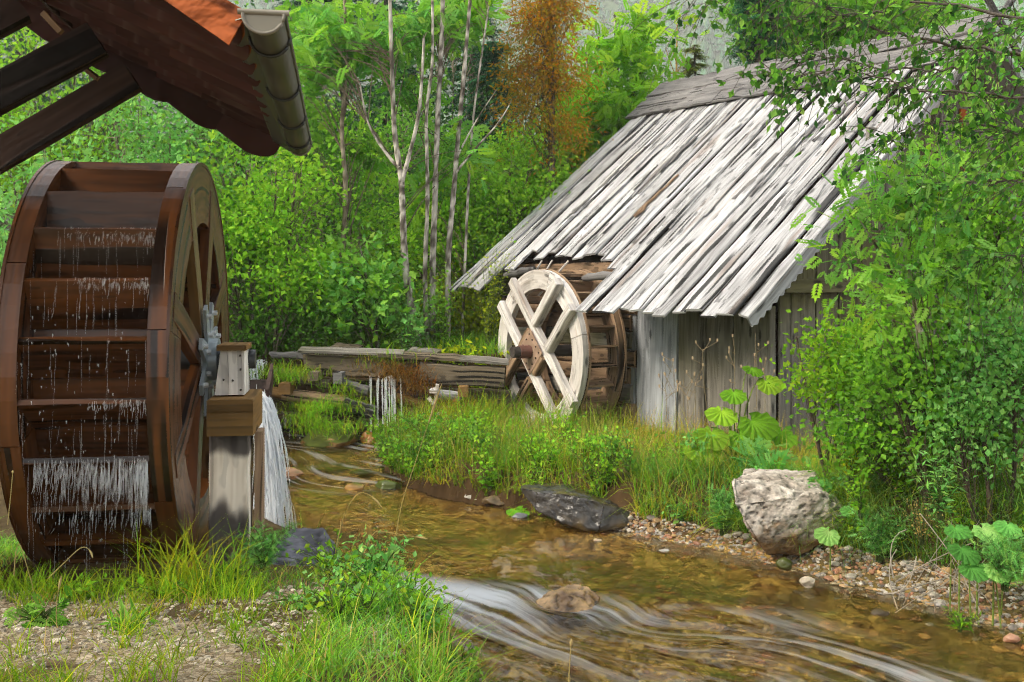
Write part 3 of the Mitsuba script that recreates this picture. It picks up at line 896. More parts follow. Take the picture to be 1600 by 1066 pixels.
f = np.stack([i * m + j, i * m + (j + 1) % m, (i + 1) * m + (j + 1) % m, (i + 1) * m + j], -1).reshape(-1, 4)
k = meshkit.fbm(v * [14, 5, 14], 3, 1)[:, None]
gut = put('gutter', mb.add(v, f, None, np.array([.085, .080, .066]) * (.25 + 1.5 * k)), 'metal', 50, rf)
for t in (.0, tt[-1]):
    cc = GA + gd * t
    dsk = np.array([cc + gs * (GR + .005) * math.cos(a) + gu * (GR + .005) * math.sin(a) for a in an])
    cap = MB()
    s0 = -.014 if t == 0 else .002
    v = np.vstack([dsk + gd * s0, dsk + gd * (s0 + .012)])
    n = len(an)
    f = [[0, q, q + 1] for q in range(1, n - 1)] + [[n, n + q + 1, n + q] for q in range(1, n - 1)]
    f += [[q, q + n, q + 1] for q in range(n - 1)] + [[q + 1, q + n, q + n + 1] for q in range(n - 1)] + [[0, n - 1, n], [n - 1, 2 * n - 1, n]]
    cap.add(v, np.array(f), None, (.20, .185, .145))
    e = put('end_cap', cap, 'paint', False, gut)
    if t == 0:
        tubes_ = MB()
        arc = np.array([cc + gs * (GR + .002) * math.cos(a) + gu * (GR + .002) * math.sin(a) + gd * -.016 for a in an])
        tubes(tubes_, arc, .006, 5, (.20, .185, .15))
        tubes(tubes_, np.array([cc - gs * (GR + .018) - gd * .012 + gu * .004, cc + gs * (GR + .018) - gd * .012 + gu * .004]), 0.010, 6, (.24, .22, .175), caps=True)
        put('cap_lip', tubes_, 'paint', 50, gut)
for t in (.28, 1.05, 1.75, 2.38):
    arc = np.array([GA + gd * t + gs * (GR + .005) * math.cos(a) + gu * (GR + .005) * math.sin(a) for a in an])
    put('gutter_bracket', tubes(MB(), arc, .0065, 5, (.05, .055, .055)), 'metal', 50, gut)
put('gutter_bead', tubes(MB(), np.array([GA + gs * GR + gu * .004, GB + gs * GR + gu * .004]), .010, 6, (.09, .085, .08), caps=True), 'metal', 50, gut)
# struts under the tiles
for k, (x0, y0, x1, y1, Y, w) in enumerate(((-90, 290, 205, 118, 5.35, .155), (-110, 200, 150, 58, 4.75, .165), (-120, 78, 28, 0, 4.2, .15))):
    p0, p1 = at(x0, y0, Y - .05), at(x1, y1, Y + .09)
    dd = nrm(p1 - p0)
    put('strut', board(MB(), p0, p1, g, w, .10, 6, 3, .001, k, cham=.006), 'wood', False, rf)
for k, (a, b, Y) in enumerate((((132, 106), (155, 124), 5.0), ((70, 22), (98, 52), 4.6))):
    put('cleat', board(MB(), at(*a, Y), at(*b, Y), [0, -1, 0], .025, .03, 4, 1, 0, k), 'wood', False, rf)
put('wall_post', board(MB(), [-3.25, 4.6, .6], [-3.25, 4.6, 4.2], [0, 1, 0], .2, .2, 6, 2, .002, 4), 'wood', False, rf)

# ------------------------------------------------------------------ timber mill hut
HU, HW = nrm(np.array([.566, -.824, 0])), nrm(np.array([.824, .566, 0]))
HO = np.array([.35, 14.0, 0])
SLOPE = .80


def H(t, s, z=0.):
    return HO + HU * t + HW * s + np.array([0, 0, z])


def roof_z(t, s):
    return 2.12 - .02 * t + SLOPE * s


RN = nrm(-HW * SLOPE + np.array([0, 0, 1.]))
RIDGE = 4.46
hut = thing('mill_hut', 'weathered timber mill hut with a steep silver grey plank roof', 'hut')


def slab(t0, t1, s0, s1, off, th, kind):
    p = [H(t, s, roof_z(t, s)) + RN * off for t, s in ((t0, s0), (t1, s0), (t1, s1), (t0, s1))]
    v = np.array(p + [x - RN * th for x in p])
    q = np.array([[0, 1, 2, 3], [7, 6, 5, 4], [0, 4, 5, 1], [1, 5, 6, 2], [2, 6, 7, 3], [3, 7, 4, 0]])
    vv = v[q].reshape(-1, 3)
    return vv, np.arange(24).reshape(-1, 4), np.column_stack([vv @ HU, kind * 1000 + 500 + 5 + (vv @ HW) * .3])


mb = MB()
mb.add(*slab(-2.2, 3.85, .75, RIDGE - .02, -.03, .03, 6))
mb.add(*slab(1.3, 3.85, .0, .749, -.03, .03, 6))
back = [(H(t, RIDGE + s, roof_z(t, RIDGE - s))) for t, s in ((-2.3, 0), (3.9, 0), (3.9, 4.5), (-2.3, 4.5))]
bv = np.array(back + [x - np.array([0, 0, .08]) for x in back])
q = np.array([[0, 1, 2, 3], [7, 6, 5, 4], [0, 4, 5, 1], [1, 5, 6, 2], [2, 6, 7, 3], [3, 7, 4, 0]])
vv = bv[q].reshape(-1, 3)
mb.add(vv, np.arange(24).reshape(-1, 4), np.column_stack([vv @ HW, 500 + 5 + (vv @ HU) % 4]))
roof = put('roof', mb, 'wood', False, hut)
rg = np.random.default_rng(17)
t, i = -2.30, 0
plank_n = 0
while t < 3.93:
    w = rg.uniform(.185, .25)
    tc = t + w / 2
    if tc < -1.45:
        s0 = rg.uniform(-.02, .03)
    elif tc < -1.05:
        s0 = rg.uniform(.30, .42)
    elif tc < .95:
        s0 = rg.uniform(.56, .72)
    elif tc < 1.28:
        s0 = rg.uniform(.42, .55)
    else:
        s0 = -.24 + rg.uniform(-.035, .035) + (.05 if tc > 2.0 else 0)
    s1 = RIDGE - .25
    raised = (i % 2) * .026 + rg.uniform(0, .018)
    pieces = [(s0, s1, raised)]
    if rg.random() < .16 and tc > -1.4:
        c = rg.uniform(1.5, 3.2)
        pieces = [(s0, c + .12, raised), (c, s1, raised + .027)]
    for a, b, off in pieces:
        sk = rg.normal(0, .012)
        p0 = H(tc + sk, a, roof_z(tc, a)) + RN * off
        p1 = H(tc - sk, b, roof_z(tc, b)) + RN * off
        ww = w * (1.0 if i % 2 else .95)
        mb = board(MB(), p0, p1, RN, ww, .026, 0, max(6, int(22 * (b - a) / 4.5)), .0045, 300 + plank_n, cham=.006, endjag=.03)
        put('roof_plank', mb, 'wood', False, roof)
        plank_n += 1
    t += w + rg.uniform(.010, .026)
    i += 1
# splinters and loose strips lying on the roof
for k in range(46):
    tt_, s_ = rg.uniform(-2.1, 3.6), rg.uniform(.7, 3.5)
    ln = rg.uniform(.2, .9)
    p0 = H(tt_, s_, roof_z(tt_, s_)) + RN * .062
    p1 = H(tt_ + rg.normal(0, .02), s_ + ln, roof_z(tt_, s_ + ln)) + RN * (.064 + rg.uniform(0, .02))
    put('roof_splinter', board(MB(), p0, p1, RN, rg.uniform(.02, .05), .012, 0 if k % 3 else 1, 4, .005, 900 + k, w1=.008), 'wood', False, roof)
for k, (ta, sa, sb, kd) in enumerate(((2.55, 3.0, 3.6, 1), (2.68, 2.5, 3.2, 1), (2.42, 2.1, 2.9, 1), (.55, 1.3, 2.1, 4), (-1.0, 1.4, 2.3, 1), (2.2, 1.5, 2.3, 1), (.1, 2.2, 2.9, 1))):
    put('torn_strip', board(MB(), H(ta, sa, roof_z(ta, sa)) + RN * .06, H(ta + .04, sb, roof_z(ta, sb)) + RN * .058, RN, .075, .014, kd, 7, .012, 970 + k, w1=.04, endjag=.05), 'wood', False, roof)
# ridge boards: two overlapping courses of long dark boards
for c, (sa, sb) in enumerate(((3.68, 4.0), (3.93, 4.22), (4.16, 4.50))):
    t = -2.36
    k = 0
    while t < 3.9:
        ln = rg.uniform(1.3, 2.3)
        te = min(t + ln, 3.98)
        if 3.98 - te < .5:
            te = 3.98
        sc_ = (sa + sb) / 2
        off = .062 + .016 * c + .02 * (k % 2)
        p0 = H(t, sc_, roof_z(t, sc_)) + RN * off
        p1 = H(te + .06, sc_ + rg.normal(0, .012), roof_z(te, sc_) + rg.normal(0, .01)) + RN * (off + .008)
        put('ridge_board', board(MB(), p0, p1, nrm(RN + .10 * c * 0), (sb - sa) * 1.28, .032, 1, 12, .009, 700 + c * 10 + k, cham=.008, endjag=.04), 'wood', False, roof)
        t = te
        k += 1
# rotten purlin stubs and eave logs where the wheel breaks through the roof
for ta, tb, s_, r in ((-2.28, -.95, .55, .065), (.72, 3.8, .60, .07), (-2.28, 3.9, 2.5, .07)):
    P = np.array([H(x, s_, roof_z(x, s_) - .13) for x in np.linspace(ta, tb, 8)]) + np.random.default_rng(3).normal(0, .008, (8, 3))
    put('purlin', tubes(MB(), P, r, 9, kind=4, caps=True), 'wood', 50, hut)
for k, (ta, sa, tb, sb) in enumerate(((-1.35, .36, -.75, .50), (.55, .35, 1.18, .42), (-1.62, .1, -1.5, .7))):
    P = np.array([H(ta + (tb - ta) * x, sa + (sb - sa) * x, roof_z(ta, sa + (sb - sa) * x) - .05) for x in np.linspace(0, 1, 6)]) + np.random.default_rng(k).normal(0, .012, (6, 3))
    put('broken_log', tubes(MB(), P, np.array([.03, .055, .05, .06, .05, .03]), 8, kind=1, caps=True), 'wood', 50, hut)
for k, (ta, tb) in enumerate(((-.75, -.55), (-.5, -.42), (-.12, -.33))):
    put('roof_lath', board(MB(), H(ta, .62, roof_z(ta, .62) - .02), H(tb, .25, 2.30 - .1 * k), HU, .02, .02, 3, 2, .001, k), 'wood', False, hut)
# scalloped bargeboard along the near verge
VT = 3.93
mb = MB()
n = 240
ss = np.linspace(-.16, RIDGE - .1, n)
lowr = .13 + .017 * np.cos(ss * 2 * np.pi / .098) + .012 * np.sin(ss * 3.1)
top = np.array([H(VT, s, roof_z(VT, s)) + RN * .0 for s in ss])
bot = top - RN * lowr[:, None]
v = np.vstack([top, bot, top + HU * .02, bot + HU * .02])
e = np.arange(n - 1)
quads = [np.stack([e, e + 1, e + 1 + n, e + n], 1), np.stack([e + 2 * n, e + 3 * n, e + 1 + 3 * n, e + 1 + 2 * n], 1), np.stack([e + n, e + 1 + n, e + 1 + 3 * n, e + 3 * n], 1), np.stack([e, e + 2 * n, e + 1 + 2 * n, e + 1], 1)]
uvv = np.column_stack([np.tile(ss, 4), 730 + 1 + np.concatenate([np.zeros(n), lowr, np.zeros(n), lowr])])
put('bargeboard', mb.add(v, np.vstack(quads), uvv), 'wood', False, hut)
tag('mill_hut__bargeboard', 'pale bargeboard with a scalloped lower edge')
# body of the hut: a dark core added inside to block light, log wall behind the wheel, upright boards, gable
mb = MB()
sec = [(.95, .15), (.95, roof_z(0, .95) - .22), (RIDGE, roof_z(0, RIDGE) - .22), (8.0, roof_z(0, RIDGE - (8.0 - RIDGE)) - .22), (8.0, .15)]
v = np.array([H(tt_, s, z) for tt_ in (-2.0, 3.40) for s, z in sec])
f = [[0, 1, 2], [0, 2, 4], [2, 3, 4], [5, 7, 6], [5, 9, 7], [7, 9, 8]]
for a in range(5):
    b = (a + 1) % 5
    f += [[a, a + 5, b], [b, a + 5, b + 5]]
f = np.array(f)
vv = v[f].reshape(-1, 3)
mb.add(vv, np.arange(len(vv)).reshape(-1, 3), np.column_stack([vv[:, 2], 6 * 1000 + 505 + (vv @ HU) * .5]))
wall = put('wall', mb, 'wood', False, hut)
for k in range(11):
    z = .10 + k * .235
    mb = board(MB(), H(-2.02, .93, z), H(1.02 + rg.uniform(-.05, .1), .93, z), -HW, .222, .16, 4 if k % 3 else 2, 8, .006, 40 + k, cham=.03)
    put('wall_log', mb, 'wood', False, wall)
t = .92
k = 0
while t < 3.30:
    w = rg.uniform(.20, .29)
    lean = rg.normal(0, .015) + (-.06 if t < 1.4 else 0)
    zb = .22 + rg.uniform(-.06, .10)
    zt = roof_z(t, .8) - .1
    a = H(t + w / 2 + lean, .86 - rg.uniform(0, .05), zb)
    b = H(t + w / 2, .86 + rg.uniform(-.012, .0), zt)
    put('wall_board', board(MB(), a, b, -HW, w * rg.uniform(.99, 1.08), .026 + .01 * (k % 2), 11 if k < 4 else 2, 7, .006, 120 + k, w1=w * .96, cham=.005), 'wood', False, wall)
    t += w
    k += 1
put('corner_post', board(MB(), H(3.37, .86, .2), H(3.36, .86, 2.02), -HW, .13, .09, 2, 6, .003, 5, cham=.01), 'wood', False, wall)
s = .90
while s < 8.0:
    w = rg.uniform(.17, .26)
    sc_ = s + w / 2
    zt = roof_z(3.5, sc_ if sc_ < RIDGE else 2 * RIDGE - sc_) - .10
    put('gable_board', board(MB(), H(3.43, sc_, .25 + rg.uniform(-.05, .08)), H(3.43, sc_ + rg.normal(0, .006), zt - w * .35), HU, w * rg.uniform(.95, 1.06), .024 + .012 * (k % 2), 2, 5, .004, 200 + k, cham=.005), 'wood', False, wall)
    s += w
    k += 1
for k, (sa, sb, z) in enumerate(((.9, 7.9, 2.25), (2.4, 6.4, 4.1))):
    put('gable_rail', board(MB(), H(3.50, sa, z), H(3.50, sb, z), HU, .16, .05, 2, 4, .003, k + 3, cham=.006), 'wood', False, wall)
for k, (s_, za, zb) in enumerate(((4.47, 3.75, 4.6), (5.2, 3.2, 3.8))):
    put('rotten_board', board(MB(), H(3.48, s_, za), H(3.48, s_, zb), HU, .13, .02, 12, 4, .006, k), 'wood', False, wall)
for k, (sa, za, sb, zb) in enumerate(((RIDGE - .35, 5.95, RIDGE + 1.6, 4.25), (RIDGE + .3, 6.0, RIDGE - 1.2, 4.6))):
    put('verge_pole', tubes(MB(), np.array([H(4.02, sa, za), H(4.02, (sa + sb) / 2, (za + zb) / 2 + .02), H(4.0, sb, zb)]), .045, 8, kind=1, caps=True), 'wood', 50, hut)
# ------------------------------------------------------------------ old wheel of the hut
w2 = thing('waterwheel', 'old bleached water wheel with crossed beams standing still under the hut roof', 'water wheel', 'water wheels of the two mills')
OC = H(0, 0, 1.345)
R2 = 1.12
WA, WU = nrm(np.array([.868, .497, 0])), nrm(np.array([.497, -.868, 0]))
ez = np.array([0, 0, 1.])
for dep, kd, nm in ((0., 3, 'felloe'), (.56, 4, 'felloe')):
    for k in range(6):
        f0 = k * np.pi / 3 + (.25 if dep == 0 else .6)
        put(nm, ring(MB(), OC + WA * dep, WA, WU, ez, R2 - .26, R2, .085, f0 + .004, f0 + np.pi / 3 - .004, 9, kd), 'wood', False, w2)
    put('rim_hoop', ring(MB(), OC + WA * (dep + .09), WA, WU, ez, R2 - .07, R2 + .012, .03, 0, 2 * np.pi, 60, 4), 'wood', False, w2)
for k in range(26):
    f = (k + .5) * 2 * np.pi / 26
    ra = math.cos(f) * WU + math.sin(f) * ez
    m_ = OC + ra * (R2 - .15)
    put('paddle', board(MB(), m_ + WA * .12, m_ + WA * .555, np.cross(WA, ra), .25, .024, 4, 2, .002, k), 'wood', False, w2)
for dep, sg in ((-.085, 1), (-.0, -1)):
    for o in (-.235, .235):
        d = (WU * sg - ez) / math.sqrt(2)
        n_ = (WU * sg + ez) / math.sqrt(2)
        ln = math.sqrt(R2 ** 2 - o * o) + .03
        if dep < -.05:
            put('cross_beam', board(MB(), OC - d * ln + n_ * o + WA * -.003, OC + d * ln + n_ * o + WA * -.003, -WA, .135, .082, 3, 8, .003, int(o * 100) + 40, cham=.012), 'wood', False, w2)
        else:
            for a, b in ((-ln, -.31), (-.165, .165), (.31, ln)):
                put('cross_beam', board(MB(), OC + d * a + n_ * o - WA * .003, OC + d * b + n_ * o - WA * .003, -WA, .12, .12, 3 if a < -.5 else 4, 4, .003, int(o * 100) + 80, cham=.012), 'wood', False, w2)
RUST = np.array([.20, .10, .06])
mb = MB()
d1, d2 = (WU + ez) / math.sqrt(2) * .31, (WU - ez) / math.sqrt(2) * .31
q = [OC - WA * .128 + x for x in (d1 * .72 + d2 * .72, d1 * .72 - d2 * .72, -d1 * .72 - d2 * .72, -d1 * .72 + d2 * .72)]
v = np.array(q + [x + WA * .012 for x in q])
pm = trimesh.Trimesh(v, np.array([[0, 1, 2], [0, 2, 3], [7, 6, 5], [7, 5, 4], [0, 4, 5], [0, 5, 1], [1, 5, 6], [1, 6, 2], [2, 6, 7], [2, 7, 3], [3, 7, 4], [3, 4, 0]]), process=False).subdivide().subdivide().subdivide()
k = meshkit.fbm(np.array(pm.vertices) * 14, 3, 1)[:, None]
plate = put('iron_plate', MB().add(pm.vertices, pm.faces, None, np.array([.30, .20, .14]) * (.4 + 1.1 * k)), 'stone', False, w2)
for a in (-.55, -.2, .2, .55):
    for b in (-.55, -.2, .2, .55):
        if abs(a) + abs(b) > .45:
            c = OC - WA * .128 + d1 * a + d2 * b
            put('rivet', tubes(MB(), np.array([c + WA * .004, c - WA * .010]), .013, 6, (.03, .02, .015), caps=True), 'paint', False, plate)
put('axle', tubes(MB(), np.array([OC - WA * .40, OC - WA * .2, OC + WA * 1.0]), np.array([.075, .08, .085]), 12, (.05, .04, .035), caps=True), 'stone', 50, w2)
put('axle_collar', tubes(MB(), np.array([OC - WA * .30, OC - WA * .13]), .09, 12, (.13, .06, .045), caps=True), 'stone', 50, w2)
# ------------------------------------------------------------------ timber weir
weir = thing('timber_weir', 'rotten leaking timber weir of dark beams and logs across the stream head', 'weir')


def wbeam(nm, x0, y0, x1, y1, Y0, Y1, hgt, dep, kind, seed, n=8, wob=.008):
    p0, p1 = at(x0, y0, Y0), at(x1, y1, Y1)
    return put(nm, board(MB(), p0 + [0, dep, -hgt / 2], p1 + [0, dep, -hgt / 2], [0, -1, .0], hgt, dep, kind, n, wob, seed, cham=.02, endjag=.03), 'wood', False, weir)


wbeam('beam', 422, 549, 482, 551, 14.45, 14.4, .10, .15, 1, 1, 4)
wbeam('beam', 478, 556, 604, 560, 14.35, 14.25, .27, .20, 8, 2)
wbeam('beam', 598, 561, 660, 563, 14.3, 14.25, .16, .18, 8, 3, 5)
wbeam('beam', 655, 567, 790, 574, 14.05, 13.95, .29, .20, 8, 4)
wbeam('beam', 480, 590, 640, 596, 14.6, 14.5, .22, .16, 4, 5)
wbeam('beam', 640, 603, 800, 612, 14.5, 14.4, .24, .16, 8, 6)
for k, (x0, y0, x1, y1, Y) in enumerate(((470, 548, 630, 553, 14.3), (588, 554, 728, 562, 14.2), (716, 561, 792, 567, 14.1), (520, 541, 560, 546, 14.7), (640, 549, 690, 552, 14.7))):
    put('top_plank', board(MB(), at(x0, y0, Y), at(x1, y1, Y - .05), [0, -.2, 1], .24, .03, (2, 8, 2, 8, 2)[k], 7, .008, 20 + k, endjag=.05), 'wood', False, weir)
for k, (x0, y0, x1, y1, Y, r, kd) in enumerate(((476, 594, 514, 601, 14.1, .065, 8), (536, 600, 576, 611, 14.0, .07, 1), (405, 608, 444, 616, 13.95, .075, 9), (440, 616, 540, 628, 13.95, .09, 4), (538, 633, 584, 645, 13.85, .10, 1),
                                               (560, 660, 640, 672, 14.2, .10, 8), (640, 640, 720, 648, 14.1, .10, 4), (680, 616, 722, 620, 13.75, .07, 0), (685, 650, 708, 657, 13.6, .06, 0), (410, 650, 560, 668, 14.4, .11, 6), (620, 622, 670, 634, 14.0, .07, 9),
                                               (430, 585, 500, 592, 14.5, .10, 8), (500, 640, 660, 650, 14.55, .12, 6), (520, 615, 680, 622, 14.55, .12, 6), (410, 680, 640, 690, 14.5, .12, 6))):
    P = np.array([at(x0 + (x1 - x0) * q, y0 + (y1 - y0) * q, Y) for q in np.linspace(0, 1, 7)]) + np.random.default_rng(k).normal(0, .006, (7, 3))
    put('log', tubes(MB(), P, r * np.random.default_rng(k).uniform(.92, 1.06, 7), 11, kind=kd, caps=True), 'wood', True, weir)
for k, (x, y, Y, w, hh_, kd) in enumerate(((448, 606, 13.85, .16, .15, 9), (492, 587, 13.95, .14, .12, 8), (724, 611, 13.7, .13, .13, 9), (678, 610, 13.7, .10, .05, 3), (530, 590, 14.0, .12, .15, 1))):
    put('log_end', box(MB(), at(x, y, Y), [0, .15, .0], [w / 2, 0, 0], [0, 0, hh_ / 2], kd), 'wood', False, weir)
put('broken_stake', board(MB(), at(679, 632, 13.65), at(684, 600, 13.6), [0, -1, .1], .05, .03, 3, 3, .004, 1), 'wood', False, weir)
put('broken_stake', board(MB(), at(670, 622, 13.66), at(678, 632, 13.62), [0, -1, .1], .05, .03, 3, 3, .004, 2), 'wood', False, weir)

# ------------------------------------------------------------------ stones
OCH, WET_D, MOSS = [(.16, .085, .03), (.42, .27, .13)], (.05, .03, .012), (.07, .09, .012)


def hull_rock(key, label, pts, seed, cols, dark=None, moss=None, rough=.03, bsdf='stone', cat='rock', group=None, edge=.05):
    m = trimesh.convex.convex_hull(np.array(pts, float))
    v, f = trimesh.remesh.subdivide_to_size(m.vertices, m.faces, edge)
    m = trimesh.Trimesh(v, f, process=True)
    m.merge_vertices()
    trimesh.smoothing.filter_laplacian(m, iterations=1)
    v = np.array(m.vertices)
    nn = np.array(m.vertex_normals)
    d = (meshkit.fbm(v * 3.2, 3, seed) - .5) * rough * 1.6 - np.abs(meshkit.fbm(v * 6, 3, seed + 3) - .5) * rough * 1.5
    d = d + (meshkit.fbm(v * 22, 3, seed + 6) - .5) * rough * .7
    pit = np.clip((meshkit.fbm(v * 26, 2, seed + 8) - .58) * 9, 0, 1)
    v = v + nn * (d - pit * rough * .35)[:, None]
    t = np.clip(meshkit.fbm(v * 8, 4, seed + 2) * 2 - .5, 0, 1)[:, None]
    col = np.asarray(cols[0]) * (1 - t) + np.asarray(cols[1]) * t
    col = col * np.clip(.35 + 1.3 * meshkit.fbm(v * 30, 3, seed), .3, 1.3)[:, None] * (1 - .5 * pit[:, None])
    z0, z1 = v[:, 2].min(), v[:, 2].max()
    nz = nn[:, 2:]
    if dark is not None:
        zz = (v[:, 2:] - z0) / (z1 - z0)
        k = np.clip((dark[0] - zz + (t - .5) * .5 - nz * .25) * 4, 0, 1)
        col = col * (1 - k) + np.asarray(dark[1]) * (.5 + t) * k
    if moss is not None:
        k = np.clip((nz * .5 + meshkit.fbm(v * 9, 3, seed + 9)[:, None] * 1.3 - moss[0]) * 4, 0, 1)
        col = col * (1 - k) + np.asarray(moss[1]) * (.5 + t) * k
    return tag(put(key, MB().add(v, m.faces, None, col), bsdf, True), label, cat, group)


hull_rock('boulder', 'large pale angular boulder on the gravel bank at the right', [at(*q) for q in ((1141, 750, 8.3), (1148, 790, 8.1), (1180, 840, 8.05), (1198, 870, 8.1), (1250, 872, 8.2), (1310, 842, 8.2), (1328, 806, 8.3), (1285, 772, 8.15), (1272, 738, 8.8), (1165, 738, 8.9), (1200, 860, 8.9), (1300, 820, 8.9), (1150, 760, 8.8))],
          1, [(.27, .22, .18), (.58, .53, .47)], dark=(.55, (.17, .10, .045)), rough=.042, edge=.022)
hull_rock('boulder', 'long dark wet boulder under the grassy bank across the stream', [at(*q) for q in ((812, 766, 9.75), (838, 772, 9.55), (885, 774, 9.45), (945, 788, 9.35), (984, 802, 9.4), (835, 800, 9.55), (880, 824, 9.4), (935, 836, 9.3), (984, 826, 9.35), (818, 760, 10.1), (880, 756, 10.1), (950, 772, 10.0), (990, 800, 9.9))],
          2, [(.016, .015, .014), (.065, .06, .057)], dark=(.25, (.06, .04, .015)), moss=(1.0, (.07, .06, .02)), rough=.03, bsdf='wet_stone', edge=.04)
hull_rock('boulder', 'ochre rock standing in the rapids in mid stream', [at(*q) for q in ((836, 940, 7.4), (856, 926, 7.45), (888, 913, 7.55), (920, 916, 7.55), (940, 934, 7.45), (934, 956, 7.25), (880, 966, 7.15), (842, 960, 7.25), (850, 960, 7.7), (930, 950, 7.8), (875, 922, 7.4), (905, 936, 7.25))],
          3, [(.14, .07, .025), (.66, .42, .20)], dark=(.28, (.08, .045, .018)), rough=.03, bsdf='wet_stone', edge=.018)  # lower part darkened in colour to give shading the flat light lacks
hull_rock('boulder', 'dark grey blue rock beside the bearing post on the near bank', [at(q[0], q[1], q[2] - .45) for q in ((438, 835, 6.4), (462, 822, 6.4), (505, 824, 6.4), (525, 850, 6.3), (540, 885, 6.2), (520, 905, 6.1), (440, 905, 6.1), (415, 870, 6.2), (480, 828, 6.8), (530, 880, 6.7), (425, 850, 6.6))],
          4, [(.06, .06, .072), (.20, .20, .235)], rough=.035, edge=.025)
hull_rock('concrete_block', 'pale grey concrete block under the old bleached wheel', [at(*q) for q in ((800, 650, 13.9), (868, 655, 13.6), (872, 690, 13.6), (800, 690, 13.9), (800, 650, 14.3), (868, 655, 14.1), (872, 690, 14.1))],
          5, [(.38, .36, .32), (.60, .57, .52)], rough=.015, cat='block', edge=.06)


def stone_at(label, x, y, rx, ry, seed, cols, Y=None, dark=None, moss=None, wet=True, key='stone', group=None, base=0.):
    Y = Y or (CAM_Z - base) * 1600 / (y - HOR)
    c = at(x, y, Y)
    r = (rx * Y / 1600, rx * Y / 1600 * .75, ry * Y / 1600)
    return tag(put(key, rock(c + [0, 0, r[2] * .25], r, seed, 3 if rx < 25 else 4, cols=cols, dark=dark, moss=moss), 'wet_stone' if wet else 'stone', True), label, 'rock', group)


stone_at('mossy green mound of rock under the left logs of the weir', 515, 692, 50, 26, 11, OCH, moss=(.45, MOSS), wet=False, Y=13.6)
stone_at('orange brown stone at the foot of the white water jet', 452, 750, 24, 16, 12, [(.25, .11, .04), (.55, .32, .17)], moss=(1.15, MOSS))
stone_at('flat ochre stone with moss between the jet and the weir drips', 512, 738, 26, 9, 13, [(.18, .10, .02), (.48, .32, .08)], moss=(.95, MOSS))
stone_at('small orange stone in the shallow water left of the weir drips', 555, 764, 16, 8, 14, [(.2, .1, .03), (.5, .30, .1)], moss=(1.0, MOSS))
stone_at('dark mossy stone at the water edge below the weir drips', 607, 762, 22, 10, 15, [(.05, .05, .02), (.12, .1, .04)], moss=(.5, MOSS))
stone_at('brown pink stone that the weir drips fall on', 597, 722, 19, 12, 16, [(.22, .12, .07), (.48, .30, .2)], Y=13.3)
stone_at('dark mossy stone left of the brown pink stone under the weir', 566, 747, 20, 9, 17, [(.06, .05, .03), (.15, .1, .05)], moss=(.6, MOSS))
stone_at('orange rusty stone high under the notch of the weir', 578, 690, 15, 14, 18, [(.3, .11, .02), (.5, .22, .05)], Y=13.7)
stone_at('orange stone right of the weir drips below the straw', 622, 690, 15, 14, 19, [(.26, .10, .02), (.42, .2, .05)], Y=13.75)
stone_at('dark brown stone at the upstream corner of the grassy bank', 640, 742, 30, 16, 20, [(.05, .035, .02), (.13, .09, .05)], moss=(.85, MOSS))
stone_at('white stone wedged in the undercut grassy bank', 715, 770, 9, 9, 21, [(.45, .42, .36), (.72, .68, .6)], wet=False, Y=10.9)
stone_at('flat pale stone lying at the water line of the grassy bank', 745, 778, 20, 7, 22, [(.35, .32, .27), (.62, .58, .5)], wet=False, Y=10.7)
stone_at('brown flat stone under the roots of the grassy bank', 775, 785, 22, 9, 23, [(.10, .07, .04), (.25, .18, .1)], Y=10.5)
stone_at('dark round stone right of the long dark boulder', 1000, 812, 22, 13, 24, [(.07, .055, .035), (.16, .12, .07)], moss=(.95, MOSS), Y=9.6)
stone_at('pale cracked stone in the bank between the two big boulders', 1022, 795, 16, 11, 25, [(.35, .33, .3), (.66, .62, .57)], wet=False, Y=9.7)
stone_at('dark mossy ball of stone in front of the pale boulder', 1227, 884, 15, 10, 26, [(.05, .055, .015), (.1, .1, .03)], moss=(.6, (.06, .07, .01)), Y=7.95)
stone_at('cream stone on the gravel right of the dark mossy ball', 1262, 912, 14, 9, 27, [(.45, .38, .28), (.7, .62, .5)], wet=False, Y=7.7)
stone_at('grey stone at the head of the gravel bar', 1037, 865, 10, 7, 28, [(.3, .3, .28), (.52, .5, .46)], Y=8.75)
stone_at('small pointed stone standing in the water off the gravel bar', 934, 848, 8, 6, 29, [(.3, .24, .15), (.5, .42, .3)], Y=9.1)
stone_at('dark brown clod at the lower edge of the gravel bar', 1375, 962, 15, 8, 30, [(.05, .035, .02), (.11, .08, .045)], Y=7.1)
stone_at('reddish stone at the right end of the gravel bar', 1580, 1000, 14, 9, 31, [(.35, .17, .1), (.55, .33, .22)], Y=6.6)
stone_at('grey flat stone on the near dirt path at the bottom edge', 480, 1058, 40, 10, 32, [(.35, .33, .29), (.55, .52, .47)], wet=False, Y=4.15)
stone_at('blue grey stone in the water before the round green leaves', 812, 808, 14, 5, 33, [(.1, .11, .12), (.25, .26, .28)], Y=10.0)

# gravel: cobbles one can pick out are things, the fine rest is stuff
rg = np.random.default_rng(60)
pal = np.array([(.45, .40, .33), (.30, .27, .24), (.38, .25, .13), (.50, .32, .15), (.22, .19, .16), (.55, .50, .43), (.40, .20, .12), (.28, .22, .12)])


def bar_points(n, rg, lo=-.35, hi=.95, ys=(5.4, 9.7)):
    y = rg.uniform(*ys, 6 * n)
    R = np.interp(y, SY, SR)
    bar = np.interp(y, [0, 6, 8, 9, 9.7], [.9, .8, .7, .55, .15])
    x = R + rg.uniform(lo, hi, 6 * n) * bar
    ok = (x < .62 * y) & (x > -.2)
    x, y = x[ok][:n], y[ok][:n]
    return np.stack([x, y, height(x, y)], 1)


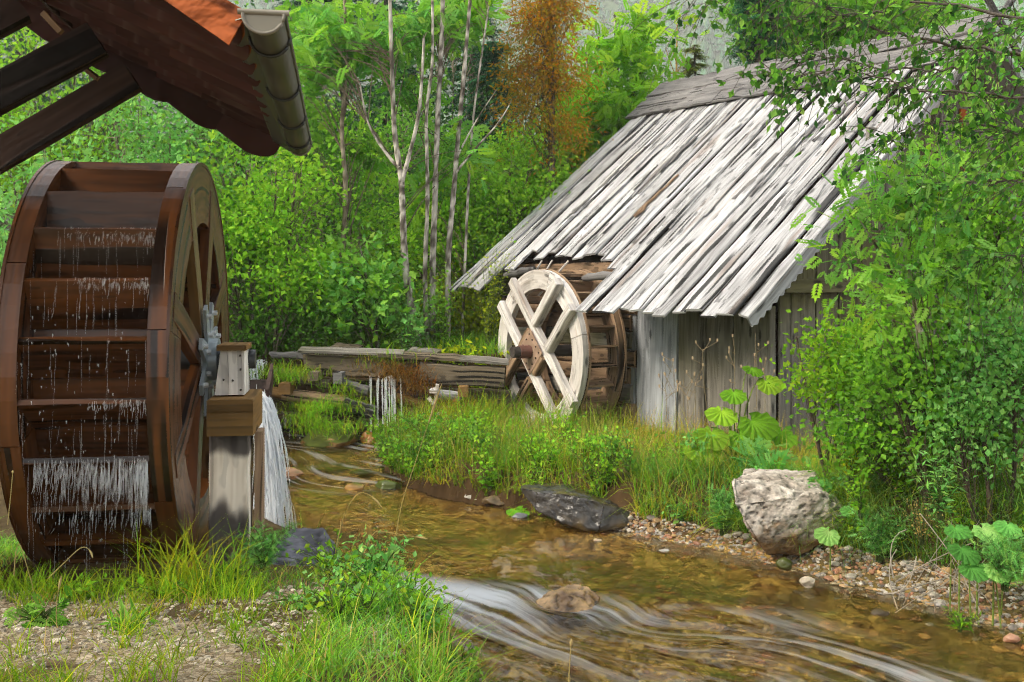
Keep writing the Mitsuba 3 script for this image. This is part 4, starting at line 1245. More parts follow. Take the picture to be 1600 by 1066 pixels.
P = bar_points(150, rg)
for i, p in enumerate(P):
    r = rg.uniform(.022, .055)
    ci = rg.integers(len(pal))
    c = pal[ci] * rg.uniform(.85, 1.1)
    key = put('cobble', rock(p + [0, 0, r * .25], (r, r * rg.uniform(.6, .95), r * rg.uniform(.4, .65)), 500 + i, 2, 6, .1, (c * .75, c * 1.15), rot=rg.uniform(0, 6)), 'wet_stone' if p[2] < .03 else 'stone', True)
    w_ = ('cream', 'grey', 'brown', 'ochre', 'dark grey', 'whitish', 'reddish', 'dark brown')[ci]
    tag(key, f'loose {w_} cobble lying on the gravel bar ' + ('at the water edge' if p[2] < .05 else 'below the bank'), 'stone', f'{w_} cobbles on the gravel bar')


def pebbles(key, label, P, rr, seed, bsdf='stone', pal=pal, flat=.6):
    rg = np.random.default_rng(seed)
    n = len(P)
    bv, bf = np.array(ICO[1].vertices), np.array(ICO[1].faces)
    var = [bv * (1 + .22 * rg.normal(size=(len(bv), 1))) for _ in range(12)]
    V = np.array(var)[rg.integers(0, 12, n)]
    r = rr[0] + (rr[1] - rr[0]) * rg.random(n) ** 2.2
    V = V * (r[:, None] * np.stack([rg.uniform(.8, 1.3, n), rg.uniform(.6, 1, n), rg.uniform(.4, .8, n) * flat / .6], 1))[:, None]
    a = rg.uniform(0, 6.28, n)
    x = V[..., 0] * np.cos(a)[:, None] - V[..., 1] * np.sin(a)[:, None]
    y = V[..., 0] * np.sin(a)[:, None] + V[..., 1] * np.cos(a)[:, None]
    V = np.stack([x, y, V[..., 2]], -1) + P[:, None] + np.array([0, 0, 1]) * (r * .15)[:, None, None]
    F = bf[None] + (np.arange(n) * len(bv))[:, None, None]
    c = pal[rg.integers(0, len(pal), n)] * rg.uniform(.65, 1.2, (n, 1))
    return tag(put(key, MB().add(V.reshape(-1, 3), F.reshape(-1, 3), None, np.repeat(c, len(bv), 0)), bsdf), label, 'gravel', kind='stuff')


pebbles('gravel', 'fine mixed gravel of the bar along the right water edge', bar_points(5200, rg, -.1, 1.0), (.007, .026), 61)
y = rg.uniform(5, 13.5, 9000)
x = rg.uniform(-3.5, 6, 9000)
z = height(x, y)
ok = (z < -.02) & (np.abs(x) < .6 * y)
pebbles('stream_pebbles', 'ochre pebbles lying on the stream bed under water', np.stack([x, y, z], 1)[ok][:3500], (.012, .05), 62, pal=np.array([(.40, .22, .07), (.28, .16, .05), (.2, .13, .05), (.5, .3, .1), (.16, .09, .03), (.35, .15, .05)]), flat=.4)
y = rg.uniform(3.4, 5.2, 9000)
x = -rg.uniform(.3, 3, 9000)
bare = meshkit.fbm(np.stack([x * 1.3 + 4, y * 1.3, y * 0 + 7], 1), 3, 3)
z = height(x, y)
ok = (z > .55) & (x > -.55 * y) & (bare > .44)
pebbles('path_gravel', 'pale crumbled gravel of the bare patch before the near wheel', np.stack([x, y, z], 1)[ok][:2600], (.004, .016), 63, pal=np.array([(.40, .35, .27), (.30, .26, .20), (.46, .41, .33), (.26, .2, .13)]))

# ------------------------------------------------------------------ plants
def blades(mb, P, hgt, wid, pal, rg, bend=.5, lean=None, droop=.3, k=4):
    n = len(P)
    az = rg.uniform(0, 2 * np.pi, n)
    d = np.stack([np.cos(az), np.sin(az), 0 * az], 1)
    if lean is not None:
        d = nrm(d * .8 + lean)
    h_ = hgt * rg.uniform(.45, 1.2, n)
    b = np.abs(rg.normal(bend, .3, n))
    t = np.linspace(0, 1, k)
    c = P[:, None] + h_[:, None, None] * (np.array([0, 0, 1.]) * (t - droop * b[:, None] * t ** 2.4)[..., None] + d[:, None] * (b[:, None] * t ** 1.8)[..., None])
    az2 = rg.uniform(0, 2 * np.pi, n)
    s = np.stack([np.cos(az2), np.sin(az2), 0 * az2], 1)[:, None] * (wid * rg.uniform(.6, 1.3, n))[:, None, None] * ((1 - t ** 1.6) * .5)[None, :, None]
    V = np.concatenate([c - s, c + s], 1)
    i = np.arange(k - 1)
    f = np.vstack([np.stack([i, i + 1, i + k + 1], 1), np.stack([i, i + k + 1, i + k], 1)[:]])
    F = f[None] + (np.arange(n) * 2 * k)[:, None, None]
    mb.add(V.reshape(-1, 3), F.reshape(-1, 3), None, np.repeat(np.clip(tints(rg, n, pal, .3) * np.exp(1.5 * (meshkit.fbm(P * 1.9 + 5, 3)[:, None] - .5)) * (1 + .5 * (meshkit.fbm(P * 1.2 + 31, 2)[:, None] - .5) * [2, 0, 0]), .004, .8), 2 * k, 0))


def scatter(rg, n, xr, yr, ok):
    x, y = rg.uniform(*xr, n), rg.uniform(*yr, n)
    z = height(x, y)
    k = ok(x, y, z)
    return np.stack([x, y, z - .01], 1)[k]


def Lx(y):
    return np.interp(y, SY, SL)


def Rx(y):
    return np.interp(y, SY, SR)


def clumpy(P, rg, sc, lo):
    return P[meshkit.fbm(P * sc + 9, 3) + rg.normal(0, .06, len(P)) > lo]


MEAD = GREENS['meadow'] + GREENS['grass']
rg = np.random.default_rng(70)
mb = MB()
P = scatter(rg, 60000, (-1.8, 4.5), (9.2, 14.2), lambda x, y, z: (x > Rx(y) - .05) & (x - Rx(y) > np.interp(y, [9, 9.7], [.6, .0])) & ((x - .35 - .824 * .8) * .824 + (y - 14) * .566 < .45))
P = P[~((P[:, 0] > -.1) & (P[:, 0] < 1.15) & (P[:, 1] < 9.7))]
edge = np.abs(P[:, 0] - Rx(P[:, 1]) - .2) < .3
P1 = clumpy(P, rg, 2., .43)
blades(mb, P1[::2], .20, .010, MEAD + GREENS['mid'] + GREENS['straw'], rg, .8)
blades(mb, clumpy(P1, rg, 1.1, .55), .32, .010, MEAD + GREENS['mid'] + GREENS['straw'][:1], rg, .6)
blades(mb, P[edge][:1500], .34, .012, MEAD, rg, .9, lean=np.array([-.5, -.8, 0]), droop=.75)
blades(mb, P[::9], .5, .007, GREENS['straw'] + GREENS['meadow'], rg, .35)
tag(put('bank_grass', mb, 'leaf'), 'sunny yellow green grass covering the bank before the hut', 'grass', kind='stuff')
mb = MB()
P = scatter(rg, 66000, (-4.4, .5), (2.7, 6.9), lambda x, y, z: (x < Lx(y) - .08) & (x > -.60 * y) & ~((x > -2.95) & (x < -1.5) & (y > 5.0) & (y < 7.8)) & ~((x > -1.42) & (x < -.80) & (y > 5.35) & (y < 6.4)))
bare = meshkit.fbm(np.stack([P[:, 0] * 1.3 + 4, P[:, 1] * 1.3, P[:, 1] * 0 + 7], 1), 3, 3)
path = (P[:, 0] < -.75) & (P[:, 1] < 5.0)
den = np.where(path, np.clip((.50 - bare) * 7, .06, .8), .75)
Q = P[rg.random(len(P)) < den]
sh = path[: len(P)][rg.random(len(P)) < 2] if False else (Q[:, 0] < -.7) & (Q[:, 1] < 5.0)
blades(mb, Q[sh], .085, .0045, MEAD + GREENS['straw'], rg, .8)
blades(mb, Q[~sh], .11, .006, GREENS['grass'] + GREENS['cool'] + GREENS['mid'] + GREENS['straw'][:1], rg, .8)
tuft = Q[~sh][rg.integers(0, (~sh).sum(), 60)]
T_ = np.repeat(tuft, 22, 0) + rg.normal(0, .03, (60 * 22, 3)) * [1, 1, 0]
blades(mb, T_, .26, .006, GREENS['grass'] + GREENS['mid'] + GREENS['straw'][:1], rg, .8)
tuft = Q[sh][rg.integers(0, sh.sum(), 46)]
T_ = np.repeat(tuft, 26, 0) + rg.normal(0, .03, (46 * 26, 3)) * [1, 1, 0]
blades(mb, T_, .17, .005, GREENS['grass'] + GREENS['yellow'] + GREENS['straw'][:1], rg, .9)
# rim of taller grass in front of the wheel pit
P = np.column_stack([rg.uniform(-2.95, -1.2, 1500), rg.uniform(4.75, 5.05, 1500), np.zeros(1500)])
P[:, 2] = height(P[:, 0], P[:, 1]) - .01
blades(mb, P, .16, .006, GREENS['grass'], rg, .5)
P = np.column_stack([rg.normal(-1.62, .12, 160), rg.normal(5.0, .07, 160), np.zeros(160)])
P[:, 2] = height(P[:, 0], P[:, 1]) - .01
blades(mb, P, .40, .008, GREENS['grass'] + GREENS['yellow'], rg, .6)
tag(put('path_grass', mb, 'leaf'), 'short patchy grass and weeds on the near left bank', 'grass', kind='stuff')
mb = MB()
P = scatter(rg, 40000, (1.2, 7), (5.2, 10.2), lambda x, y, z: (x - Rx(y) > np.interp(y, [0, 6, 8, 9, 9.7], [.95, .85, .72, .55, .1])) & (x < .62 * y) & (x - Rx(y) < 3))
blades(mb, P, .34, .009, GREENS['grass'] + GREENS['cool'], rg, .7, lean=np.array([-.5, -.6, 0]), droop=.55)
P2 = scatter(rg, 60000, (1.2, 6), (5.6, 9), lambda x, y, z: (x - Rx(y) > np.interp(y, [0, 6, 8, 9, 9.7], [.85, .75, .66, .5, .1])) & (x < .62 * y) & (x - Rx(y) < 1.5))
blades(mb, clumpy(P2, rg, 2.2, .47), .55, .008, GREENS['grass'] + GREENS['cool'] + GREENS['meadow'][:2], rg, .9, lean=np.array([-.5, -.7, 0]), droop=.75)
blades(mb, P[::12], .62, .006, GREENS['straw'] + GREENS['meadow'], rg, .7, lean=np.array([-.4, -.4, 0]), droop=.6)
tag(put('bank_grass', mb, 'leaf'), 'long drooping grass on the right bank above the gravel', 'grass', kind='stuff')
mb = MB()
P = np.vstack([at(x, y, Y)[None] + rg.normal(0, 1, (n, 3)) * [w, .12, .05] for x, y, Y, n, w in ((455, 590, 13.95, 420, .22), (430, 585, 14.2, 160, .15), (510, 640, 13.8, 500, .24), (560, 640, 13.9, 160, .12), (515, 675, 13.5, 420, .25), (480, 660, 13.6, 200, .15), (610, 565, 14.2, 160, .22), (540, 612, 13.9, 160, .15))])
blades(mb, P, .26, .010, GREENS['meadow'] + GREENS['grass'], rg, .8, lean=np.array([0, -.5, 0]), droop=.7)
P = np.vstack([at(x, y, Y)[None] + rg.normal(0, 1, (n, 3)) * [w, .1, .06] for x, y, Y, n, w in ((632, 590, 13.85, 300, .14), (655, 610, 13.8, 240, .12), (605, 582, 13.9, 160, .2), (700, 640, 13.6, 160, .2))])
blades(mb, P, .30, .008, [(.30, .11, .02), (.22, .09, .02), (.34, .2, .05), (.18, .10, .02)], rg, .9, lean=np.array([.1, -.6, 0]), droop=.9)
P = np.vstack([at(x, y, Y)[None] + rg.normal(0, 1, (n, 3)) * [w, .2, .03] for x, y, Y, n, w in ((705, 680, 12.9, 600, .35), (740, 660, 13.4, 450, .4), (880, 670, 13.2, 250, .35))])
blades(mb, P, .52, .009, GREENS['grass'] + GREENS['meadow'], rg, .5, droop=.5)
tag(put('weir_grass', mb, 'leaf'), 'grass and rust brown straw hanging over the timber weir', 'grass', kind='stuff')
mb = MB()
P = scatter(rg, 26000, (-9, 3), (14.6, 19), lambda x, y, z: z > .9)
blades(mb, P, .34, .012, GREENS['mid'] + GREENS['grass'], rg, .5)
tag(put('forest_undergrowth', mb, 'leaf'), 'green undergrowth on the forest floor behind the weir', 'undergrowth', kind='stuff')


def plant(key, label, cat, base, n, hgt, spread, leaf, size, pal, per, seed, stem=.004, group=None, start=.15, arch=.6, upw=.8, stemcol=(.06, .09, .02), lean=(0, 0, 0), side=True, tipscale=.5, var=.25):
    """A herb or shrub: n stems rising from the base, leaves in pairs along each."""
    rg = np.random.default_rng(seed)
    base = np.asarray(base, float)
    az = rg.uniform(0, 2 * np.pi, n)
    out = np.stack([np.cos(az), np.sin(az), 0 * az], 1) * (np.asarray(spread) if np.ndim(spread) else spread) * rg.uniform(.15, 1.1, (n, 1)) + np.asarray(lean)
    h_ = hgt * rg.uniform(.6, 1.1, n)
    A = base + np.column_stack([rg.normal(0, .05, (n, 2)) * hgt * .6, np.zeros(n)])
    B = A + out * (1 - arch) * .5 + np.column_stack([np.zeros((n, 2)), h_ * (.55 + .3 * arch)])
    C = A + out + np.column_stack([np.zeros((n, 2)), h_])
    S = bez(A, B, C, 9)
    w, l = MB(), MB()
    tubes(w, S, stem * np.linspace(1, .35, 9), 3, np.asarray(stemcol) * rg.uniform(.7, 1.3, (n, 1)))
    t = np.tile(np.linspace(start, 1, per), n) + rg.normal(0, .02, n * per)
    t = np.clip(t, 0, 1)
    i = np.repeat(np.arange(n), per)
    tt_ = t[:, None]
    pos = A[i] * (1 - tt_) ** 2 + 2 * B[i] * tt_ * (1 - tt_) + C[i] * tt_ ** 2
    d = nrm(2 * (B[i] - A[i]) * (1 - tt_) + 2 * (C[i] - B[i]) * tt_)
    a, b = frames(d)
    ph = (np.tile(np.arange(per), n) * (np.pi if side else 2.4) + np.repeat(rg.uniform(0, 6, n), per) + rg.normal(0, .5, n * per))[:, None]
    o = a * np.cos(ph) + b * np.sin(ph) + d * .5 + rg.normal(0, .2, pos.shape)
    up = nrm(rg.normal(0, .35, pos.shape) + [0, -.1, upw])
    leaves(l, leaf, pos, o, up, size * rg.uniform(.6, 1.2, len(pos)) * (1 - (1 - tipscale) * t), tints(rg, len(pos), pal, var))
    k = thing(key, label, cat, group)
    put('stem', w, 'stone', False, k)
    put('foliage', l, 'leaf', False, k)
    return k


def tree(key, label, cat, trunks, blobs, n, per, leaf, size, pal, seed, group=None, crown=True, **kw):
    rg = np.random.default_rng(seed)
    k = thing(key, label, cat, group)
    tm, tp = None, []
    bark = {x: kw.pop(x) for x in ('a', 'b') if x in kw}
    for i, (path, r0, r1) in enumerate(trunks):
        m, P = trunk_mesh(path, r0, r1, seed=seed + i, **bark)
        put('trunk', m, 'stone', True, k)
        tp.append(P)
    w, l = MB(), MB()
    foliage(rg, w, l, np.vstack(tp), n, blobs, per, leaf, size, pal, **kw)
    put('branch', w, 'stone', False, k)
    put('crown', l, 'leaf', False, k)
    return k


def blob(x, y, Y, rx, rz, ry=None):
    """A crown volume given by the pixel box it fills at depth Y."""
    s = Y / 1600
    return (*at(x, y, Y), rx * s, (ry if ry else rx * .7) * s, rz * s)


def ptrunk(Y, *px, z0=None):
    p = [at(x, y, Y) for x, y in px]
    return p


BUSH = 'bushes behind the weir'
# hazel like bushes on the left, behind the near wheel
for k, (lab, x, y, Y, rx, rz, n, pal, size) in enumerate((
        ('pale green bush at the left edge behind the near wheel', 40, 380, 13.5, 130, 190, 420, 'cool', .11),
        ('large light green bush above the near wheel, under the tiled roof', 235, 300, 15.5, 170, 170, 620, 'cool', .098),
        ('light green bush right of the near wheel, with drooping sprays', 400, 350, 15.2, 125, 160, 540, 'fresh', .098),
        ('shaded bush low behind the left end of the weir', 420, 490, 15.8, 130, 60, 300, 'mid', .08),
        ('tall green bush behind the far end of the gutter', 430, 200, 18.5, 170, 190, 700, 'mid', .09),
        ('tall bush at the far left behind the struts', 90, 160, 18, 190, 200, 560, 'fresh', .09),
        ('green bush between the slender trunks and the light green sprays', 530, 350, 21.5, 120, 190, 620, 'fresh', .11),
        ('dense bright bush left of the hut roof', 770, 330, 17.5, 130, 130, 800, 'fresh', .085),
        ('yellow green bush under the left corner of the hut roof', 715, 495, 17.0, 80, 75, 380, 'yellow', .08),
        ('shaded bush behind the trunks of the middle trees', 640, 330, 23, 120, 230, 700, 'mid', .12),
        ('bright bush beside the upper left slope of the hut roof', 845, 285, 19, 95, 95, 600, 'fresh', .09),
        ('dark tree filling the gap behind the tiled roof', 120, 250, 24, 260, 260, 620, 'dark', .14),
        ('dark tree behind the thin mottled trunk', 470, 260, 25, 220, 270, 760, 'dark', .14),
        ('dark tree behind the pair of straight pale trunks', 690, 250, 26, 190, 260, 700, 'dark', .14),
        ('dark tree behind the bush at the upper slope of the hut roof', 860, 330, 25, 130, 160, 420, 'dark', .14),
        ('shaded bush at the foot of the slender trunks', 590, 500, 16.5, 110, 60, 300, 'mid', .08))):
    c = at(x, y, Y)
    gz_ = ground_z(c[0], c[1])
    tr_ = [([[c[0] + dx * .3, c[1], gz_ - .1], [c[0] + dx * .6, c[1] + .1, (gz_ + c[2]) / 2], [c[0] + dx, c[1], c[2] + rz * Y / 1600 * .5]], .035, .012) for dx in (-.5, -.15, .3, .6)]
    tree('bush', lab, 'bush', tr_, [blob(x, y, Y, rx, rz, 95), blob(x - rx * .5, y + rz * .4, Y - .4, rx * .6, rz * .5, 80), blob(x + rx * .4, y + rz * .3, Y - .3, rx * .6, rz * .5, 80)], n, 16, OVATE if Y < 17 else SIMPLE, size, GREENS[pal], 100 + k, BUSH, clump=.21, gap=.475, sc=1.15, barkcol=(.22, .18, .13), a=(.16, .13, .09), b=(.06, .05, .035))

# slender pale trunks in the middle
TREES = 'slender trees behind the weir'
def ground_path(Y, pts):
    p = [at(x, y, Y) for x, y in pts]
    g0 = ground_z(p[0][0], Y)
    return [np.array([p[0][0], Y, g0 - .1])] + p[(1 if p[0][2] < g0 else 0):]


tree('birch_tree', 'pale mottled forked trunk in front of the middle trees', 'tree', [(ground_path(15.4, ((652, 540), (641, 470), (632, 400), (629, 330), (627, 285), (616, 200), (612, 100), (608, -60))), .07, .028), (ground_path(15.4, ((628, 290), (628, 285), (640, 240), (655, 170), (662, 60)))[1:], .045, .02), ([at(624, 262, 15.4), at(600, 235, 15.4), at(575, 190, 15.3), at(563, 130, 15.2)], .03, .01)],
     [blob(560, 50, 16, 90, 60), blob(640, 30, 16.2, 80, 50), blob(500, 110, 15.8, 60, 50), blob(590, 170, 15.8, 40, 25), blob(690, 230, 16.2, 60, 40)], 215, 4, PINN, .26, GREENS['cool'] + GREENS['fresh'], 140, TREES, clump=.16, gap=.46)
tree('birch_tree', 'thin mottled trunk left of the pale forked trunk', 'tree', [(ground_path(15.9, ((530, 560), (528, 480), (534, 400), (540, 300), (534, 200), (541, 100), (535, -60))), .05, .024)],
     [blob(520, 60, 17.4, 90, 60), blob(560, 230, 17.4, 45, 40), blob(470, 170, 17, 50, 50)], 150, 5, PINN, .24, GREENS['fresh'] + GREENS['mid'], 141, TREES, clump=.18, gap=.42, a=(.30, .25, .19), b=(.10, .075, .05))
tree('birch_tree', 'pair of straight pale trunks right of the forked trunk', 'tree', [(ground_path(15.8, ((676, 540), (676, 430), (680, 300), (684, 180), (690, 60), (693, -60))), .06, .03), (ground_path(15.7, ((668, 540), (664, 430), (668, 300), (666, 190), (676, 80), (674, -40))), .042, .02)],
     [blob(690, 30, 16.8, 70, 40), blob(645, 140, 16.6, 40, 30), blob(700, 270, 16.8, 45, 35)], 120, 4, PINN, .26, GREENS['fresh'] + GREENS['cool'], 142, TREES, clump=.18, gap=.42)
tree('birch_tree', 'leaning pale trunk with bare forked twigs, rightmost of the middle trunks', 'tree', [(ground_path(15.9, ((700, 540), (700, 420), (708, 310), (717, 200), (727, 90), (736, -20))), .055, .026), ([at(712, 270, 15.9), at(745, 230, 15.9), at(780, 190, 15.9), at(800, 155, 15.9)], .022, .006), ([at(713, 250, 15.9), at(735, 205, 15.9), at(776, 140, 15.9)], .02, .006), (ground_path(16.1, ((722, 540), (730, 330), (738, 200), (752, 90), (764, 10))), .028, .012)],
     [blob(740, 0, 17, 60, 30), blob(690, 350, 17, 60, 50)], 90, 4, PINN, .24, GREENS['fresh'], 143, TREES, clump=.18, gap=.42)
tree('maple_sapling', 'young maple with lobed leaves at the left foot of the middle trunks', 'sapling', [(ground_path(15.2, ((590, 545), (585, 480), (570, 420), (560, 370))), .02, .008)], [blob(565, 430, 15.1, 70, 70), blob(610, 480, 15, 60, 50), blob(540, 480, 15, 50, 40)], 170, 6, PALM, .15, GREENS['cool'] + GREENS['fresh'], 150, clump=.13, gap=.35, upw=.9)
tree('rust_tree', 'half withered conifer with rust orange foliage behind the bushes', 'tree', [(ground_path(17.6, ((862, 420), (862, 260), (862, 120), (860, -60))), .10, .03)], [blob(850, 70, 17.5, 70, 95), blob(818, 140, 17.4, 40, 60), blob(880, 100, 17.4, 42, 70), blob(862, 10, 17.4, 55, 70), blob(808, 205, 17.4, 35, 55), blob(880, 205, 17.4, 40, 50), blob(845, 225, 17.3, 30, 30)], 640, 18, LANCE, .095, GREENS['rust'], 151, clump=.16, gap=.48, droop=.8, a=(.30, .25, .2), b=(.12, .09, .07))
tree('ash_tree', 'bright green ash behind the upper end of the hut roof ridge', 'tree', [(ground_path(19.5, ((975, 420), (970, 250), (965, 120), (960, 20))), .07, .02), ([at(968, 180, 19.5), at(1000, 120, 19.4), at(1020, 50, 19.3)], .04, .012), ([at(970, 220, 19.5), at(925, 150, 19.3), at(915, 70, 19.2)], .04, .012)],
     [blob(985, 90, 19.3, 45, 70), blob(930, 80, 19.2, 30, 45), blob(935, 180, 19, 75, 55), blob(1000, 30, 19.2, 32, 30), blob(960, 240, 19, 80, 60), blob(1015, 165, 19.2, 40, 40)], 420, 5, PINN, .27, GREENS['fresh'], 152, clump=.2, gap=.42)
tree('ash_tree', 'green ash behind the far slope of the hut, right of the young pine', 'tree', [(ground_path(21, ((1290, 420), (1285, 200), (1280, 60), (1276, -60))), .08, .03), (ground_path(21.4, ((1330, 420), (1326, 200), (1322, 20))), .06, .03)],
     [blob(1270, 60, 21, 90, 60), blob(1370, 40, 21, 90, 60), blob(1450, 60, 21.5, 70, 60), blob(1200, 20, 21.5, 70, 50)], 420, 8, PINN, .26, GREENS['mid'] + GREENS['fresh'], 153, clump=.22, gap=.40, a=(.4, .3, .12), b=(.2, .14, .06))


def spruce(key, label, x, Y, ytop, ybase, wpx, seed, pal=GREENS['spruce'], group=None, nb=150, per=16, sz=.30):
    rg = np.random.default_rng(seed)
    b, t = at(x, ybase, Y), at(x, ytop, Y)
    g0 = ground_z(b[0], Y)
    hh_ = t[2] - g0
    k = thing(key, label, 'tree', group)
    m, P = trunk_mesh([[b[0], Y, g0 - .2], [b[0] + .05, Y, g0 + hh_ * .5], [b[0], Y, t[2]]], .012 * hh_ + .03, .012, a=(.12, .10, .08), b=(.05, .04, .03), seed=seed)
    put('trunk', m, 'stone', True, k)
    f = rg.random(nb) ** .8
    z = g0 + hh_ * (.06 + .94 * f)
    az = rg.uniform(0, 2 * np.pi, nb)
    ln = wpx * Y / 1600 * (1.02 - f) * rg.uniform(.7, 1.15, nb) + .12
    o = np.stack([np.cos(az), np.sin(az), 0 * az], 1)
    A = np.column_stack([np.full(nb, b[0]), np.full(nb, Y), z])
    C = A + o * ln[:, None] + np.column_stack([np.zeros((nb, 2)), -ln * .22])
    S = bez(A, (A + C) / 2 + np.column_stack([np.zeros((nb, 2)), -ln * .12]), C, 5)
    w, l = MB(), MB()
    tubes(w, S, .012 * np.linspace(1, .3, 5), 3, np.array([.06, .045, .03]))
    tt_ = rg.uniform(.15, 1, (nb, per))
    i = np.repeat(np.arange(nb), per)
    q = tt_.ravel()[:, None]
    pos = A[i] * (1 - q) + C[i] * q + [0, 0, 0] - np.column_stack([np.zeros((len(i), 2)), .2 * ln[i] * (q * (1 - q)).ravel()])
    sd = np.cross(o[i], [0, 0, 1]) * rg.choice([-1, 1], len(i))[:, None]
    d = o[i] * .8 + sd * .7 * rg.uniform(.3, 1, (len(i), 1)) + [0, 0, -.35] + rg.normal(0, .15, pos.shape)
    leaves(l, SPRIG, pos, d, nrm(rg.normal(0, .3, pos.shape) + [0, -.2, 1]), sz * rg.uniform(.6, 1.2, len(i)), tints(rg, len(i), pal, .25))
    put('branch', w, 'stone', False, k)
    put('crown', l, 'leaf', False, k)


SP = 'dark spruces behind the bushes'
for k, (lab, x, Y, yt, w) in enumerate((
        ('dark spruce behind the middle trunks at the left', 600, 27, -260, 120), ('dark spruce showing between the pale trunks and the rust conifer', 770, 26, 60, 80), ('dark spruce left of the thin mottled trunk', 480, 28, -300, 130),
        ('dark spruce high behind the tiled roof', 330, 27, -260, 130), ('dark spruce behind the far left bush', 180, 28, -260, 130), ('dark spruce at the left edge of the forest', 30, 27, -260, 130),
        ('dark spruce behind the bright ash', 905, 31, 130, 60), ('dark spruce behind the leaning pale trunk', 735, 31, -220, 70), ('dark spruce close behind the roof ridge of the hut', 1185, 19.5, -150, 62),
        ('dark spruce at the right behind the hut ridge', 1230, 24, -160, 110), ('dark spruce behind the gable of the hut', 1400, 27, -140, 120))):
    spruce('spruce_tree', lab, x, Y, yt, 430, w, 200 + k, group=SP, nb=230, per=16, sz=.42 if Y > 22 else .33)
spruce('pine_sapling', 'young yellow green pine top rising over the hut ridge', 1085, 24, 70, 430, 42, 230, [(.14, .19, .02), (.10, .16, .02), (.18, .2, .03)], nb=150, per=14, sz=.22)
k = thing('bare_leader', 'bare yellowish leader shoot of a young conifer above the left end of the ridge', 'tree')
m, P = trunk_mesh(ground_path(20.5, ((1056, 420), (1056, 200), (1057, 120), (1058, 36))), .05, .012, a=(.42, .28, .08), b=(.28, .17, .05), seed=3)
put('trunk', m, 'stone', True, k)
A = np.repeat(at(1056, 118, 20.5)[None], 6, 0) + [[0, 0, q] for q in (0, .02, .04, .3, .32, -.4)]
C = np.array([at(x, y, 20.4) for x, y in ((1040, 75), (1073, 82), (1030, 105), (1050, 70), (1066, 78), (1028, 150))])
put('branch', tubes(MB(), bez(A, (A + C) / 2 - [0, 0, .08], C), .014 * np.linspace(1, .4, 5), 4, (.30, .20, .06)), 'stone', False, k)

# shrubs right behind the weir
for k, (lab, x, y, Y, n, hg, sp, lf, sz, pal, per) in enumerate((
        ('pale green shrub with small round leaves left of the yellow herbs behind the weir', 640, 550, 14.9, 46, .95, .55, OVATE, .085, 'cool', 12),
        ('yellow green broad leaved herb behind the middle of the weir', 700, 555, 14.8, 22, .5, .45, OVATE, .19, 'yellow', 5),
        ('yellow green broad leaved herb left of the old wheel', 750, 560, 14.7, 22, .7, .45, OVATE, .19, 'yellow', 6),
        ('fresh green leafy herb above the left beam of the weir', 560, 550, 14.9, 30, .7, .5, OVATE, .10, 'fresh', 9),
        ('dark green herb behind the left end of the weir', 450, 548, 15.0, 26, .6, .5, LANCE, .22, 'mid', 7),
        ('bright herb with oval leaves in front of the leaning trunk', 690, 520, 15.4, 34, 1.2, .6, OVATE, .11, 'fresh', 10),
        ('tall shrub with reddish stems beside the old wheel', 765, 520, 15.2, 34, 1.7, .45, OVATE, .08, 'yellow', 13),
        ('small leafy herb above the bearing post at the water inlet', 385, 550, 15.2, 26, .8, .5, OVATE, .08, 'mid', 10))):
    c = at(x, y, Y)
    plant('herb', lab, 'herb', [c[0], c[1], ground_z(c[0], c[1])], n, hg, sp, lf, sz, GREENS[pal], per, 300 + k, group='herbs behind the weir')
# old fence far left behind the weir
fe = thing('wooden_fence', 'dark wooden fence half hidden in the bushes behind the left end of the weir', 'fence')
for x in (437, 330, 540):
    c = at(x, 480, 16.8)
    put('fence_post', board(MB(), [c[0], 16.8, 1.1], [c[0] + .02, 16.8, at(0, 452, 16.8)[2]], [0, -1, 0], .11, .1, 4, 4, .004, x), 'wood', False, fe)
for y in (487, 512):
    put('fence_rail', board(MB(), at(315, y - 2, 16.72), at(560, y + 2, 16.72), [0, -1, 0], .10, .04, 4, 6, .004, y), 'wood', False, fe)

# the grassy bank: herbs and flowers
BH = 'herbs on the grassy bank'
for k, (lab, x, y, Y, n, hg, sp, lf, sz, pal, per) in enumerate((
        ('dark green leafy herb on the bank in front of the old wheel', 880, 720, 11.6, 26, .42, .30, OVATE, .10, 'fresh', 8),
        ('bright leafy herb at the middle of the bank edge', 850, 755, 10.8, 30, .32, .32, OVATE, .09, 'fresh', 7),
        ('leafy herb hanging over the long dark boulder', 930, 765, 10.3, 26, .32, .30, OVATE, .085, 'fresh', 7),
        ('low leafy herb at the upstream end of the bank edge', 740, 740, 11.4, 24, .26, .3, OVATE, .085, 'grass', 6),
        ('feathery bright horsetail left of the pale boulder', 1130, 815, 8.9, 40, .38, .16, SPRIG, .12, 'cool', 12),
        ('small herb under the horsetail at the gravel edge', 1065, 815, 9.2, 14, .18, .16, OVATE, .08, 'cool', 5),
        ('fresh herb between the meadow and the pale boulder', 1090, 745, 9.8, 28, .42, .28, OVATE, .11, 'cool', 7),
        ('green nettle like herb before the hut wall boards', 1060, 720, 10.6, 24, .30, .35, LANCE, .13, 'grass', 6),
        ('divided fern like leaves above the pale boulder', 1190, 735, 9.4, 10, .34, .34, PINN, .28, 'cool', 4))):
    c = at(x, y, Y)
    plant('herb', lab, 'herb', [c[0], c[1], max(ground_z(c[0], c[1]), c[2] - .12)], n, hg, sp, lf, sz, GREENS[pal], per, 330 + k, group=BH)


